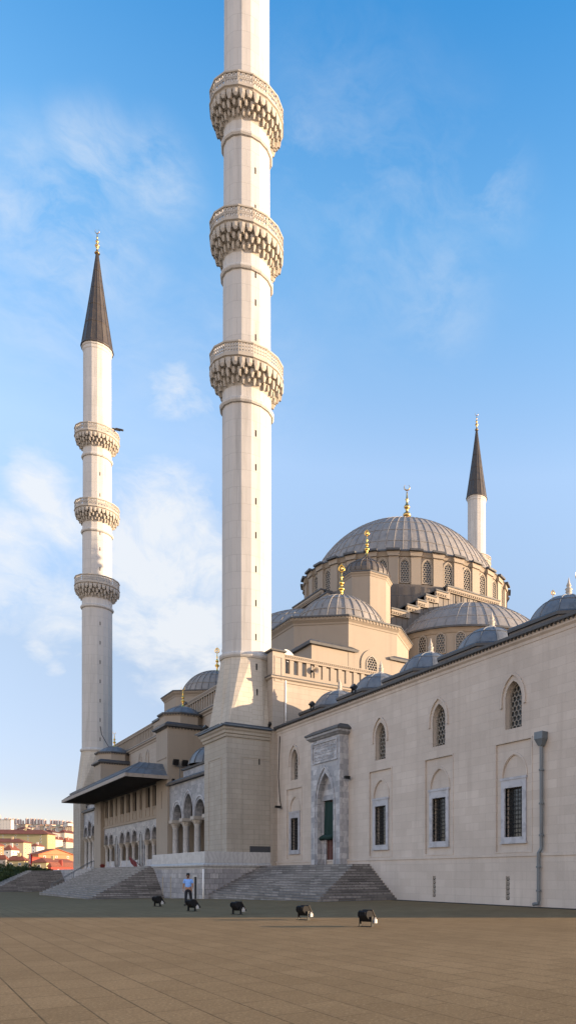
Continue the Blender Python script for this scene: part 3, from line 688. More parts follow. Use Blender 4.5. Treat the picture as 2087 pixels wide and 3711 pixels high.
# portal
yc=13.75; pm=MB(); XP=.65; PP=Pl((XP,0,0),(0,-1))
nic=arch(yc,1.30,2.38,6.9,9.2,10)
sheet(pm,PP,[(yc-2.33,2.36),(yc+2.33,2.36),(yc+2.33,11.75),(yc-2.33,11.75)],[nic],0,.45)
for s_ in (-1,1):
    u=yc+2.33*s_; pm.add([PP.P(u,2.36,0),PP.P(u,2.36,-.75),PP.P(u,11.75,-.75),PP.P(u,11.75,0)],[(0,1,2,3)])
pm.add([PP.P(yc-2.33,11.75,0),PP.P(yc+2.33,11.75,0),PP.P(yc+2.33,11.75,-.75),PP.P(yc-2.33,11.75,-.75)],[(0,1,2,3)])
dr_=[(yc-1.12,2.38),(yc+1.12,2.38),(yc+1.12,7.2),(yc-1.12,7.2)]
sheet(pm,PP,arch(yc,1.34,2.37,6.9,9.25,10),[dr_],-.45,.2)
band(pm,PP,arch(yc,1.62,2.38,6.9,9.75,10),arch(yc,1.50,2.38,6.9,9.58,10),-.01,.07)
band(pm,PP,[(yc-2.02,9.98),(yc+2.02,9.98),(yc+2.02,11.55),(yc-2.02,11.55)],[(yc-1.92,10.08),(yc+1.92,10.08),(yc+1.92,11.45),(yc-1.92,11.45)],-.01,.07,True)
slab(pm,PP,[(yc-1.25,7.2),(yc+1.25,7.2),(yc+1.25,7.5),(yc-1.25,7.5)],-.5,-.38)
for s_ in (-1,1): slab(pm,PP,[(yc+s_*1.0-.14,2.38),(yc+s_*1.0+.14,2.38),(yc+s_*1.0+.14,4.5),(yc+s_*1.0-.14,4.5)],-.62,-.5)
PO=pm.build('portal',M['portal'],WING)
cn=MB(); cn.sweep(rect(XP,-yc-2.33,X,-yc+2.33),[(.0,11.75),(.10,11.78),(.2,11.9),(.28,11.95),(.30,12.1)]); cn.build('portal_cornice',M['marble'],PO)
cn=MB(); cn.sweep(rect(XP,-yc-2.33,X+.1,-yc+2.33),[(.30,12.1),(.38,12.12),(.38,12.24),(-.1,12.55),(-.35,12.6)]); cn.build('portal_roof',M['seam'],PO)
random.seed(21); ins=MB()
for row,(vb,amp) in enumerate(((10.18,.36),(10.64,.36),(11.08,.30))):
    u=yc-1.82
    while u<yc+1.7:
        L=random.uniform(.25,.6); h=random.uniform(.12,amp); kind=random.random()
        if kind<.4: pts=[(u+L*.2,vb+h),(u+L*.15,vb+.1),(u+L*.5,vb),(u+L,vb+.06)]
        elif kind<.7: pts=[(u,vb+.05+.1*sin(i),) and (u+L*i/6,vb+.12+.10*sin(i*1.1)) for i in range(7)]
        else: pts=[(u+L*.5+.13*cos(i*PI/4),vb+.17+.12*sin(i*PI/4)) for i in range(8)]+[(u+L,vb+.02)]
        ins.tube([PP.P(a,b_,.015) for a,b_ in pts],.026,5)
        if random.random()<.5: ins.obox(PP.P(u+L*.6,vb+amp*.85,.015),(.05,.06,.06),0,rad(45))
        u+=L*.62
ins.build('inscription',M['frame'],PO)
do=MB(); slab(do,PP,[(yc-1.1,2.38),(yc+1.1,2.38),(yc+1.1,7.19),(yc-1.1,7.19)],-.75,-.66)
for s_ in (-1,1):
    for z0,z1 in ((2.6,3.6),(3.75,4.7),(4.85,6.9)): band(do,PP,[(yc+s_*.54-.40,z0),(yc+s_*.54+.40,z0),(yc+s_*.54+.40,z1),(yc+s_*.54-.40,z1)],[(yc+s_*.54-.32,z0+.08),(yc+s_*.54+.32,z0+.08),(yc+s_*.54+.32,z1-.08),(yc+s_*.54-.32,z1-.08)],-.66,-.62,True)
do.build('door',M['wood'],PO)
cu=MB(); rows=12; cols=26; vs=[]
for j in range(rows+1):
    v=7.08-(7.08-4.62)*j/rows
    for i in range(cols+1):
        s_=i/cols; u=yc-1.06+2.12*s_
        fold=.05*sin(s_*21+j*.15)*(.3+.7*j/rows)+.10*max(0,1-abs(s_-.5+.02*j)*5)*(j/rows)
        vs.append(PP.P(u,v+(.10*sin(s_*PI*2)**2 if j==0 else 0),-.52+fold))
cu.add(vs,[(j*(cols+1)+i,j*(cols+1)+i+1,(j+1)*(cols+1)+i+1,(j+1)*(cols+1)+i) for j in range(rows) for i in range(cols)])
cu.tube([PP.P(yc-1.75,4.38,-.32),PP.P(yc-1.4,4.36,-.30),PP.P(yc-.9,4.48,-.40),PP.P(yc,4.42,-.38),PP.P(yc+.7,4.5,-.42),PP.P(yc+1.06,4.55,-.45)],[.08,.17,.2,.22,.2,.14],8)
for i in range(5): cu.tube([PP.P(yc-.95+.47*i,7.1,-.48),PP.P(yc-.93+.47*i,7.24,-.42)],.02,4)
tag(cu.build('door_curtain',M['curtain'],None,True),'green canvas curtain rolled up in the marble portal doorway','curtain')

# ------------------------------------------------------------------ terrace podium and steps
POD=thing('stone_podium','marble clad podium carrying the nearest minaret, with a small dark door','podium',(0,0,0))
b=MB(); PX=-4.63; b.prism(rect(PX,-2.95,1.5,12.7),-1.5,2.1); b.build('base',M['basemarble'],POD)
b=MB(); b.sweep(rect(PX,-2.95,1.5,12.7),[(0,2.1),(.02,2.12),(.03,2.22),(.16,2.34),(.18,2.45),(.06,2.56),(.0,2.6)]); b.build('ledge',M['whitemarble'],POD)
b=MB(); b.prism([(PX,-2.95),(1.3,-2.95),(1.3,-2.83),(PX+.3,-2.83),(PX+.3,12.7),(PX,12.7)],2.6,3.54); b.build('parapet',M['whitemarble'],POD)
b=MB(); b.box(PX-.03,-1.05,-.6,PX+.2,-.45,1.45); b.build('door',M['void'],POD)
b=MB(); pl=Pl((PX,0,0),(0,-1)); band(b,pl,[(.02-.05,-.6),(.02-.05,1.6),(1.2,1.6),(1.2,-.6)],[(.30,-.6),(.30,1.45),(1.05,1.45),(1.05,-.6)],-.01,.05); b.build('door_frame',M['whitemarble'],POD)
b=MB(); b.tube([(PX-.1,-2.9,2.1),(PX-.1,-2.9,-.55)],.06,8); b.build('white_pipe',M['white'],POD,True)
for u0,u1,z in ((-9.2,-8.9,0),(-6.6,-6.35,0)):
    b=MB(); slab(b,pl,[(u0,-.7),(u1,-.7),(u1,1.45),(u0,1.45)],-.01,.03); b.build('pilaster_strip',M['ped'],POD)
def stairs(label,xf,xt,ya,yb,yta,ytb,zb,zt,n,xback,axis='x'):
    """stepped block; xf..xt run of the front flight, (ya,yb) footprint ends, (yta,ytb) ends at the top"""
    mb=MB(); random.seed(5)
    for i in range(n):
        t=i/(n-1) if n>1 else 0; f=i/n
        x0=xf+(xt-xf)*i/n; a=ya+(yta-ya)*i/n; b_=yb+(ytb-yb)*i/n
        z0=zb-1.2 if i==0 else zb+(zt-zb)*i/n; z1=zb+(zt-zb)*(i+1)/n
        if axis=='x':
            mb.box(x0,a,z0,xback,b_,z1-.035,False); mb.box(x0-.025,a-.025,z1-.035,xback,b_+.025,z1,True)
        else:
            mb.box(a,x0,z0,b_,xback,z1-.035,False); mb.box(a-.025,x0-.025,z1-.035,b_+.025,xback,z1,True)
    o=mb.build('staircase',M['step']); return tag(o,label,'stairs')
stairs('marble steps rising to the marble portal beside the podium',-4.3,.25,-22.7,-2.97,-19.0,-2.97,0-.0,2.38,15,1.42)
stairs('broad marble steps in front of the entrance porch under the canopy',-11.0,-4.75,8.5,36.9,12.68,36.9,-.62,2.45,18,-1.2)
stairs('shaded marble steps at far left below the hedge',56.6,63.5,-14.3,-2.0,-8.2,-2.0,-.8,2.2,18,70,'y')
g_=MB(); g_.box(-4.7,12.72,-1.5,1.0,70,2.36); o=g_.build('terrace',M['basemarble']); struct(o)

# ------------------------------------------------------------------ arcade galleries
def column(parent,x,y,z0,zc,zt,r):
    o=MB(); o.lathe([(r*1.5,z0),(r*1.5,z0+.12),(r*1.25,z0+.22),(r*1.05,z0+.34),(r,z0+.4),(r*.93,zc-.1),(r*1.08,zc-.06),(r*1.08,zc)],16,x,y,0,True,True)
    c=o.build('column',M['whitemarble'],parent,True)
    k=MB(); 
    k.lathe([(r*1.02,zc),(r*1.2,zc+.1),(r*1.15,zc+.2),(r*1.5,zc+.40),(r*1.45,zc+.45)],16,x,y,PI/16)
    for q in range(8):
        a=2*PI*q/8; k.obox((x+r*1.3*cos(a),y+r*1.3*sin(a),zc+.30),(.10,.14,.22),a)
    h=r*1.75; k.box(x-h,y-h,zc+.45,x+h,y+h,zt)
    k.build('capital',M['carv'],c); return c
def arcade_outline(u0,u1,vb,vt,arches,):
    pts=[(u0,vb)]
    for c,a,vs,ap in arches:
        A=arch(c,a,vb,vs,ap,8)[::-1]     # left to right
        pts+=A
    pts+=[(u1,vb),(u1,vt),(u0,vt)]
    return pts
def gallery(label,y0,y1,ys_,x=-2.35,dome_y=None):
    T=thing('arcade_gallery',label,'arcade',(0,0,0),0,'arcade galleries beside the porch')
    pl=Pl((x,0,0),(0,-1)); a=1.36; ar=[]
    for c,ap in sorted([(-y,ap) for y,ap in ys_]): ar.append((c,a,7.35 if ap<9 else 7.7,ap))
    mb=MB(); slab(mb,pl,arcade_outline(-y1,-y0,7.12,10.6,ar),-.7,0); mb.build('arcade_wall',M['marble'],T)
    mo=MB()
    for c,a_,vs,ap in ar: band(mo,pl,arch(c,a_+.30,7.14,vs,ap+.42,8),arch(c,a_+.20,7.14,vs,ap+.28,8),-.01,.05)
    mo.build('arch_moulding',M['frame'],T)
    ce=[c for c,_,_,_ in ar]; us=[ce[0]-1.72]+[(p+q)/2 for p,q in zip(ce,ce[1:])]+[ce[-1]+1.72]
    for u in us: column(T,x+.35,-u,2.4,6.35,7.12,.30)
    r=MB(); r.prism(rect(x-.0,y0,1.1,y1),10.6,10.65); r.sweep(rect(x,y0,1.1,y1),[(0,10.65),(.3,10.66),(.34,10.85),(.0,11.1),(-.3,11.15)]); r.build('roof',M['seam'],T)
    b=MB(); yb=dome_y; b.prism(rect(-2.0,yb-3.6,1.1,yb+3.6),11.1,11.85); b.build('dome_base',M['marble'],T)
    b=MB(); b.sweep(rect(-2.0,yb-3.6,1.1,yb+3.6),[(0,11.85),(.14,11.87),(.18,12.05),(-.3,12.3)]); b.build('dome_base_roof',M['seam'],T)
    d=MB(); dome(d,2.3,1.9,12.15,16,(.5,),-.2,yb,.06,.035,n=48); d.build('small_dome',M['leadsky'],T)
    return T
gallery('three arched marble gallery between the porch and the nearest minaret',2.8,15.0,[(5.5,8.6),(8.95,9.4),(12.4,8.6)],dome_y=8.0)
gallery('three arched marble gallery between the porch and the far minaret',50.4,58.7,[(51.9,8.5),(54.5,9.3),(57.1,8.5)],dome_y=54.4)

b=MB(); b.box(.98,2.85,2.36,1.06,60,10.5); b.build('shade_inner_wall',M['back'],HALL)  # added sheet before the hall wall, its dark colour imitating gallery shade
# ------------------------------------------------------------------ entrance porch
PORCH=thing('entrance_porch','two storey marble entrance porch with deep lead canopy between small domed towers','porch',(0,0,0))
def tower(y0,y1):
    x0,x1=-2.55,1.6; P=rect(x0,y0,x1,y1); t=MB(); t.prism(P,-1.5,16.75)
    pl=Pl((x0,0,0),(0,-1)); slab(t,pl,[(-y1+.35,13.6),(-y0-.35,13.6),(-y0-.35,13.72),(-y1+.35,13.72)],-.01,.06)
    pl2=Pl((0,y0,0),(1,0))
    T=t.build('porch_tower',M['plain'],PORCH)
    e=MB(); dentils(e,P,16.75,.16,.12,.3,.08); e.sweep(P,[(0,16.75),(.16,16.77),(.34,16.8),(.36,17.0),(.0,17.28),(-.3,17.32)]); e.build('tower_cornice',M['seam'],T)
    cx,cy=-.4,(y0+y1)/2; O=ngon(8,2.12/cos(PI/8),cx,cy,PI/8); o=MB(); o.prism(O,17.2,18.05); o.sweep(O,[(0,18.05),(.05,18.07),(.12,18.2)]); o.build('tower_drum',M['plain'],T)
    o=MB(); dentils(o,offset(O,.05),18.2,.12,.12,.26,.07); o.sweep(O,[(.12,18.2),(.24,18.21),(.26,18.36),(-.2,18.5)]); o.build('drum_cornice',M['seam'],T)
    d=MB(); dome(d,2.05,1.0,18.38,16,(.45,),cx,cy,.05,.03,n=48); D=d.build('tower_dome',M['leadsky'],T)
    f=put('finial',finial(2.35,'crescent',rad(-38)),M['gold'],T,(cx,cy,19.3))
    s=MB(); slab(s,pl,[(-(y0+y1)/2-.04,8.5),(-(y0+y1)/2+.04,8.5),(-(y0+y1)/2+.04,10.3),(-(y0+y1)/2-.04,10.3)],-.05,.01); s.build('slit_window',M['void'],T)
tower(15.03,19.2); tower(46.25,50.4)
x=-2.1; pl=Pl((x,0,0),(0,-1)); ya,yb=19.2,46.25
opens=[45.0,42.15,36.25,33.2,30.15,24.3,21.5]; narrow=[39.25,27.3]
ar=sorted([(-c,1.14,5.75,6.85) for c in opens])
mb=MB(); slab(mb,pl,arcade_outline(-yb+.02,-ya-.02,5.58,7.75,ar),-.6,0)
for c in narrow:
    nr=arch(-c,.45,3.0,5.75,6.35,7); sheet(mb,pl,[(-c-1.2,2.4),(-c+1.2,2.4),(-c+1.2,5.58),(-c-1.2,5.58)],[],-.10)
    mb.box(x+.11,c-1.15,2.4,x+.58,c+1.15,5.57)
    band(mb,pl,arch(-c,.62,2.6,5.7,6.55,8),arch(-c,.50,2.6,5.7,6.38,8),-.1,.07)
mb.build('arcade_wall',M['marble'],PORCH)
mo=MB()
for c,a_,vs,ap in ar: band(mo,pl,arch(c,a_+.20,5.6,vs,ap+.40,8),arch(c,a_+.11,5.6,vs,ap+.24,8),-.01,.05)
mo.build('arch_moulding',M['frame'],PORCH)
rec=MB()
for c in narrow: slab(rec,pl,arch(-c,.42,2.9,5.7,6.28,7),-.12,.012)
rec.build('blind_niche',M['zinc'],PORCH)
cols=[46.0,43.57,40.6,37.8,34.72,31.67,28.75,25.75,22.9,19.6]
for c in cols: column(PORCH,x+.3,c,2.4,4.95,5.58,.21)
for a_,b_ in ((44.2,45.7),(41.2,43.0),(35.0,37.3),(31.9,34.4),(29.3,31.4),(23.1,25.4),(20.0,22.4)): lw=MB(); slab(lw,pl,[(-b_,2.4),(-a_,2.4),(-a_,3.35),(-b_,3.35)],-.42,-.14); lw.build('low_screen',M['frame'],PORCH)
up=MB(); holes=[]
for c in opens: holes.append([(-c-.92,9.12),(-c+.92,9.12),(-c+.92,11.45),(-c-.92,11.45)])
for c in narrow: holes.append([(-c-.5,9.12),(-c+.5,9.12),(-c+.5,11.45),(-c-.5,11.45)])
sheet(up,pl,[(-yb+.02,7.95),(-ya-.02,7.95),(-ya-.02,11.6),(-yb+.02,11.6)],holes,0,.4)
slab(up,pl,[(-yb+.02,7.75),(-ya-.02,7.75),(-ya-.02,7.95),(-yb+.02,7.95)],-.5,.12)
for c,hw_ in [(c,.92) for c in opens]+[(c,.5) for c in narrow]:
    band(up,pl,[(-c-hw_,8.1),(-c+hw_,8.1),(-c+hw_,8.98),(-c-hw_,8.98)],[(-c-hw_+.1,8.2),(-c+hw_-.1,8.2),(-c+hw_-.1,8.88),(-c-hw_+.1,8.88)],-.01,.05,True)
    slab(up,pl,[(-c-hw_-.05,9.0),(-c+hw_+.05,9.0),(-c+hw_+.05,9.115),(-c-hw_-.05,9.115)],-.1,.08)
up.build('upper_wall',M['plain'],PORCH)
for c,hw_ in [(c,.92) for c in opens]+[(c,.5) for c in narrow]:
    f=MB(); band(f,pl,[(-c-hw_,9.12),(-c+hw_,9.12),(-c+hw_,11.45),(-c-hw_,11.45)],[(-c-hw_+.08,9.2),(-c+hw_-.08,9.2),(-c+hw_-.08,11.4),(-c-hw_+.08,11.4)],-.36,-.28,True)
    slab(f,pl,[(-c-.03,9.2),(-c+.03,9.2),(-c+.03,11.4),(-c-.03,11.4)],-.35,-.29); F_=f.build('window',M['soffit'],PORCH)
    p_=MB(); sheet(p_,pl,[(-c-hw_+.05,9.17),(-c+hw_-.05,9.17),(-c+hw_-.05,11.43),(-c-hw_+.05,11.43)],[],-.33); p_.build('pane',M['glass'],F_)
fl=MB(); fl.box(x+.6,ya,7.6,1.1,yb,7.7); fl.build('gallery_floor',M['soffit'],PORCH)
# canopy
ca=MB(); EX,EY0,EY1=-6.55,15.0,50.3
eav=[(EX,EY0),(-2.4,EY0),(-2.4,EY1),(EX,EY1)]
ca.loft([[(EX,EY0,11.72),(-2.4,EY0,11.72),(-2.4,EY1,11.72),(EX,EY1,11.72)],[(-4.8,16.75,13.12),(-2.4,16.75,13.12),(-2.4,48.6,13.12),(-4.8,48.6,13.12)]],False,True)
ca.add([(-4.8,19.2,13.13),(1.1,19.2,13.5),(1.1,46.2,13.5),(-4.8,46.2,13.13)],[(0,1,2,3)])
def seam(a,b): ca.tube([a,b],.035,4)
for i in range(1,40):
    y=EY0+(EY1-EY0)*i/40; t=(y-EY0)/(EY1-EY0); y2=16.75+(48.6-16.75)*t; seam((EX,y,11.73),(-4.8,y2,13.14))
for i in range(1,5):
    t=i/5; seam((EX+(-2.4-EX)*t,EY0,11.73),(-4.8+2.4*t,16.75,13.14))
for zt_ in (.5,): seam((EX+1.75*zt_,EY0+1.75*zt_,12.43),(EX+1.75*zt_,EY1-1.7*zt_,12.43)); seam((EX+1.75*zt_,EY0+1.75*zt_,12.43),(-2.4,EY0+1.75*zt_,12.43))
seam((EX,EY0,11.74),(-4.8,16.75,13.15))
ca.build('canopy_roof',M['leadsky'],PORCH)
cf=MB(); 
cf.box(EX-.04,EY0-.04,11.36,EX+.08,EY1+.04,11.72); cf.box(EX+.08,EY0-.04,11.36,-2.42,EY0+.08,11.72); cf.box(EX+.08,EY1-.08,11.36,-2.42,EY1+.04,11.72); cf.build('canopy_fascia',M['fascia'],PORCH)
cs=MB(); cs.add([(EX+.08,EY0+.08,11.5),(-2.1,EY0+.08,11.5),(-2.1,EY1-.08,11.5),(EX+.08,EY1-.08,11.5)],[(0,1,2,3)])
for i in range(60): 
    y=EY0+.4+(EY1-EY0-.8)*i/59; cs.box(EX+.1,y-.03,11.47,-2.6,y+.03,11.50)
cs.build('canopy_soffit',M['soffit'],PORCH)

# ------------------------------------------------------------------ small things on and around the mosque
def lamp(name,label,loc,rz,group=None,cat='floodlight'):
    T=thing(name,label,cat,loc,rz,group)
    b=MB(); b.obox((0,0,.42),(.42,.34,.30),0,rad(-38)); b.build('lamp_body',M['black'],T)
    f=MB(); f.obox((0,.17*cos(rad(38))+.0,.42+.17*sin(rad(38))*-1+.2),(.40,.02,.28),0,rad(-38)); 
    s=MB(); 
    for sx in (-.25,.25): s.box(sx-.02,-.05,0,sx+.02,.05,.45)
    s.box(-.27,-.05,-.0,.27,.05,.03); s.build('bracket',M['iron'],T)
    return T
# plaza floodlights
def plaza_flood(label,loc,rz):
    T=thing('floodlight',label,'floodlight',loc,rz,'floodlights standing on the plaza')
    b=MB(); prof=[(.29,.18),(.05,.55),(-.15,.575),(-.23,.52),(-.25,.40),(-.20,.33),(.0,.17)]   # (depth,height) of the tapering casing
    L=.20; n=len(prof)
    b.loft([[(-L,d,h) for d,h in prof],[(L,d,h) for d,h in prof]])
    for q in range(4): b.box(-L+.05+q*.095,-.275,.38,-L+.07+q*.095,-.2,.53)
    b.build('lamp_casing',M['casing'],T)
    r=MB(); e=Vector((0,-.24,.37)).normalized(); nn=Vector((0,e.z,-e.y)); a0=Vector((0,.315,.155)); a1=Vector((0,.045,.585))
    for x0,x1,o0,o1 in ((-.225,.225,.0,.03),):
        r.loft([[a+Vector((x0,0,0))+nn*o0,a+Vector((x0,0,0))+nn*o1,a+Vector((x1,0,0))+nn*o1,a+Vector((x1,0,0))+nn*o0] and [tuple(a+Vector((x0,0,0))+nn*o0),tuple(a+Vector((x0,0,0))+nn*o1),tuple(a+Vector((x1,0,0))+nn*o1),tuple(a+Vector((x1,0,0))+nn*o0)] for a in (a0,a1)])
    r.build('lamp_rim',M['rimbrown'],T)
    s=MB()
    for sx in (-.27,.27): s.obox((sx,-.02,.18),(.03,.09,.37)); s.obox((sx,-.02,.012),(.08,.2,.02))
    s.box(-.27,-.05,.0,.27,.01,.025); s.build('bracket',M['iron'],T)
    x_=MB(); x_.box(.285,.02,.13,.37,.13,.265); x_.lathe([(.025,.265),(.03,.30),(.02,.325)],8,.33,.07,0,True,True); x_.build('ballast_box',M['boxgrey'],T)
    T.scale=(.92,)*3
    return T
FL=[((-13.64,-23.25),'floodlight farthest left on the plaza, in shade below the broad steps'),((-13.79,-29.42),'floodlight on the plaza just in front of the walking man'),((-13.13,-33.3),'floodlight in the shade in front of the podium corner, third from left'),((-12.56,-38.52),'floodlight on the sunlit paving in front of the portal steps'),((-12.49,-43.02),'largest floodlight, rightmost on the plaza and fully in the sun')]
base=None
for i,((fx,fy),lb) in enumerate(FL):
    if base is None: base=plaza_flood(lb,(fx,fy,gz(fy)),rad(-74))
    else: clone(base,(fx,fy,gz(fy)),rad(-74+random.uniform(-5,5)),lb)
# floodlights on the minaret pedestal
lamp('floodlight','dark floodlight on the right edge of the nearest pedestal cornice',(1.0,-2.95,14.12),0,'floodlights on the pedestal cornice')
lamp('floodlight','dark floodlight with pale box on the left edge of the nearest pedestal cornice',(-2.98,1.9,14.12),-PI/2,'floodlights on the pedestal cornice')
c=MB(); c.tube([(-3.6,2.9,13.95),(-3.6,-3.3,13.95)],.045,6); c.tube([(-3.5,-3.5,13.98),(3.2,-3.5,13.98)],.045,6); c.tube([(-3.6,2.9,13.95),(-3.0,2.9,14.02)],.03,5); c.tube([(-3.5,-3.5,13.98),(-2.9,-2.9,14.1)],.03,5)
tag(c.build('metal_rail',M['zinc'],None,True),'thin grey metal rail along the nearest pedestal cornice','rail')
c=MB(); c.tube([(1.0,-2.36,20.3),(1.18,-2.5,17),(1.30,-2.72,14.5),(1.33,-3.33,13.9),(1.30,-2.95,13.5),(1.28,-2.88,8),(1.28,-2.88,2.5)],.05,6)
tag(c.build('lightning_cable',M['cable'],None,True),'black cable running down the right edge of the nearest minaret base','cable')
c=MB(); c.tube([(1.32,-4.0,13.4),(1.30,-3.75,10),(1.28,-4.1,8.0),(1.3,-4.4,7.2)],.03,6)
tag(c.build('hanging_cable',M['cable'],None,True),'loose black cable hanging on the wing wall beside the nearest pedestal','cable')
c=MB(); c.tube([(0,59.45,24.0),(-.2,57.5,22.5),(-.3,52.5,20.0),(-.4,48.9,19.0)],.05,5)
tag(c.build('sagging_cable',M['cable'],None,True),'dark cable sagging from the far minaret shaft to the domed tower','cable')
def camera_box(label,loc,rz):
    T=thing('security_camera',label,'camera',loc,rz)
    b=MB(); b.obox((0,-.28,0),(.20,.42,.2)); b.lathe([(.07,0),(.07,.001)],8); b.build('camera_housing',M['iron'],T)
    a=MB(); a.tube([(0,.02,-.1),(0,-.15,-.12),(0,-.2,0)],.035,6); a.build('wall_arm',M['zinc'],T)
camera_box('small dark security camera on the wing wall right of the portal',(1.25,-16.55,8.6),-PI/2)
camera_box('small dark security camera low on the wing wall beside the pedestal',(1.25,-4.4,7.35),-PI/2)
camera_box('small dark security camera under the canopy end on the near porch tower',(-2.1,14.9,11.3),0)
camera_box('small dark security camera on the far minaret base under the canopy tip',(-2.0,58.6,11.6),0)
# twin floodlight on the tower
T=thing('twin_floodlight','pair of dark floodlights on one pole on the near porch tower','floodlight',(-1.43,14.85,11.2))
b=MB(); b.tube([(0,-.12,0),(0,-.12,1.5)],.035,6); b.tube([(-.45,-.12,1.55),(.45,-.12,1.55)],.04,6); b.build('pole',M['zinc'],T)
for sx in (-.45,.45):
    b=MB(); b.obox((sx,-.28,1.85),(.5,.38,.44),0,rad(20)); b.obox((sx,-.42,1.95),(.56,.12,.5),0,rad(20)); b.build('lamp_body',M['black'],T)
# wing-roof floodlights and loudspeakers
lamp('floodlight','dark floodlight on the wing roof edge between the second and third small dome',(1.6,-16.4,14.75),-PI/2,'floodlights on the wing roof')
lamp('floodlight','dark floodlight on the wing roof edge beside the first small dome',(1.6,-9.6,14.75),-PI/2,'floodlights on the wing roof')
def horn(name,label,loc,rz,r=.33):
    T=thing(name,label,'loudspeaker',loc,rz)
    b=MB(); b.lathe([(.05,0),(.09,.12),(.13,.3),(.22,.42),(r,.50),(r+.02,.52)],18,0,0,0,True,False)
    me=b.mesh('horn',True); o=put('horn',me,M['fascia'] if 'balus' in label else M['black'],T); o.rotation_euler=(rad(90),0,0)
    d=MB(); d.box(-.09,.0,-.09,.09,.22,.09); d.tube([(0,.1,-.05),(0,.1,-.6)],.03,6); d.build('driver_unit',M['black'],T)
horn('loudspeaker','round horn loudspeaker in an opening of the near balustrade',(4.8,-2.95,19.75),rad(15),.30)
horn('loudspeaker','black horn loudspeaker cut by the right picture edge beside the last small dome',(4.6,-35.9,17.55),rad(-25),.42)
T=thing('loudspeaker','pair of long black horn loudspeakers on the top balcony of the far minaret','loudspeaker',(2.5,59.3,69.6),rad(-38))
b=MB(); b.tube([(-.9,0,.3),(.3,-.1,0)],.16,8); b.tube([(-.1,-.5,.0),(1.0,-.6,-.3)],.16,8); b.build('horn',M['black'],T,True)
T=thing('satellite_dish','white satellite dish above the corner of the near balustrade','satellite dish',(3.0,-1.6,20.35))
b=MB(); b.lathe([(.02,0),(.3,.04),(.55,.16),(.68,.30)],24,0,0,0,True); o=put('dish',b.mesh('dish',True),M['white'],T,(0,0,.55)); o.rotation_euler=(rad(70),0,rad(15))
b=MB(); b.tube([(0,0,-1.5),(0,0,.55)],.05,6); b.build('mast',M['zinc'],T)
b=MB(); b.box(0,-1.05+0,0,2.05,.0,1.5)
o=tag(b.build('metal_cabinet',M['cabinet']),'low dark grey metal cabinet on the podium beside the nearest pedestal','cabinet'); o.location=(-.83,-2.86+.45+.55,2.55)
# flag by the porch steps
T=thing('flag','red flag on a slanting pole at the top of the porch steps','flag',(-4.55,17.0,2.45))
b=MB(); b.tube([(0,0,0),(-.35,3.6,1.15)],.03,6); b.build('pole',M['wood'],T)
b=MB(); vs=[]
for i in range(9):
    for j in range(5):
        s_=i/8; base_=Vector((-.35,3.6,1.15))*(.38+.58*s_); vs.append(base_+Vector((.05*sin(i*1.2+j),.0,-.9*(j/4)*(1-.55*s_)-.02)))
b.add(vs,[(i*5+j,i*5+j+1,(i+1)*5+j+1,(i+1)*5+j) for i in range(8) for j in range(4)]); b.build('cloth',M['darkred'],T,True)
T=thing('planter','small red flower planter on top of the broad porch steps','planter',(-4.9,33.5,2.45)); T.scale=(.55,)*3
b=MB(); b.loft([[(a*.35,c*.35,0) for a,c in ((-1,-1),(1,-1),(1,1),(-1,1))],[(a*.45,c*.45,.6) for a,c in ((-1,-1),(1,-1),(1,1),(-1,1))]]); b.build('tub',mat('faded_red_plastic',(.12,.02,.018),.7),T)
b=MB()
for i in range(60):
    a=random.uniform(0,6.3); r=random.uniform(0,.42); z=random.uniform(.58,.85); b.obox((r*cos(a),r*sin(a),z),(.09,.02,.07),a,random.uniform(-1,1))
b.build('flowers',mat('dark_red_flowers',(.18,.03,.02),.8),T)
b=MB()
for s_ in (0,1):
    b.tube([(-4.9,38.2+s_*1.2,3.35),(-9.4,38.2+s_*1.2,.45)],.035,6); 
    for t in (0,.5,1): b.tube([(-4.9-4.5*t,38.2+s_*1.2,3.35-2.9*t),(-4.9-4.5*t,38.2+s_*1.2,2.3-2.9*t)],.03,6)
tag(b.build('handrail',M['zinc'],None,True),'thin metal handrail at the left end of the porch steps','handrail')

# ------------------------------------------------------------------ walking man
def skin(name,joints,edges,radii,m,parent=None,sub=2,root=0):
    me=bpy.data.meshes.new(name); me.from_pydata(joints,edges,[]); o=bpy.data.objects.new(name,me); COL.objects.link(o)
    md=o.modifiers.new('skin','SKIN'); md.use_smooth_shade=True
    for i,v in enumerate(me.skin_vertices[0].data):
        r=radii[i]; v.radius=r if isinstance(r,tuple) else (r,r); v.use_root=(i==root)
    s=o.modifiers.new('sub','SUBSURF'); s.levels=sub; s.render_levels=sub
    me.materials.append(m); 
    if parent: o.parent=parent
    return o
SK=mat('tanned_skin',(.30,.16,.10),.6); SH=mat('light_blue_cotton',(.20,.38,.78),.8); TR=mat('dark_trousers',(.012,.013,.018),.8); HR=mat('black_hair',(.010,.008,.007),.5); SHOE=mat('black_leather',(.01,.01,.011),.4)
MAN=thing('person','man in a light blue short sleeved shirt and dark trousers walking with head bowed','person',(-12.0,-22.95,gz(-22.95)),rad(-28))
MAN.scale=(.965,)*3
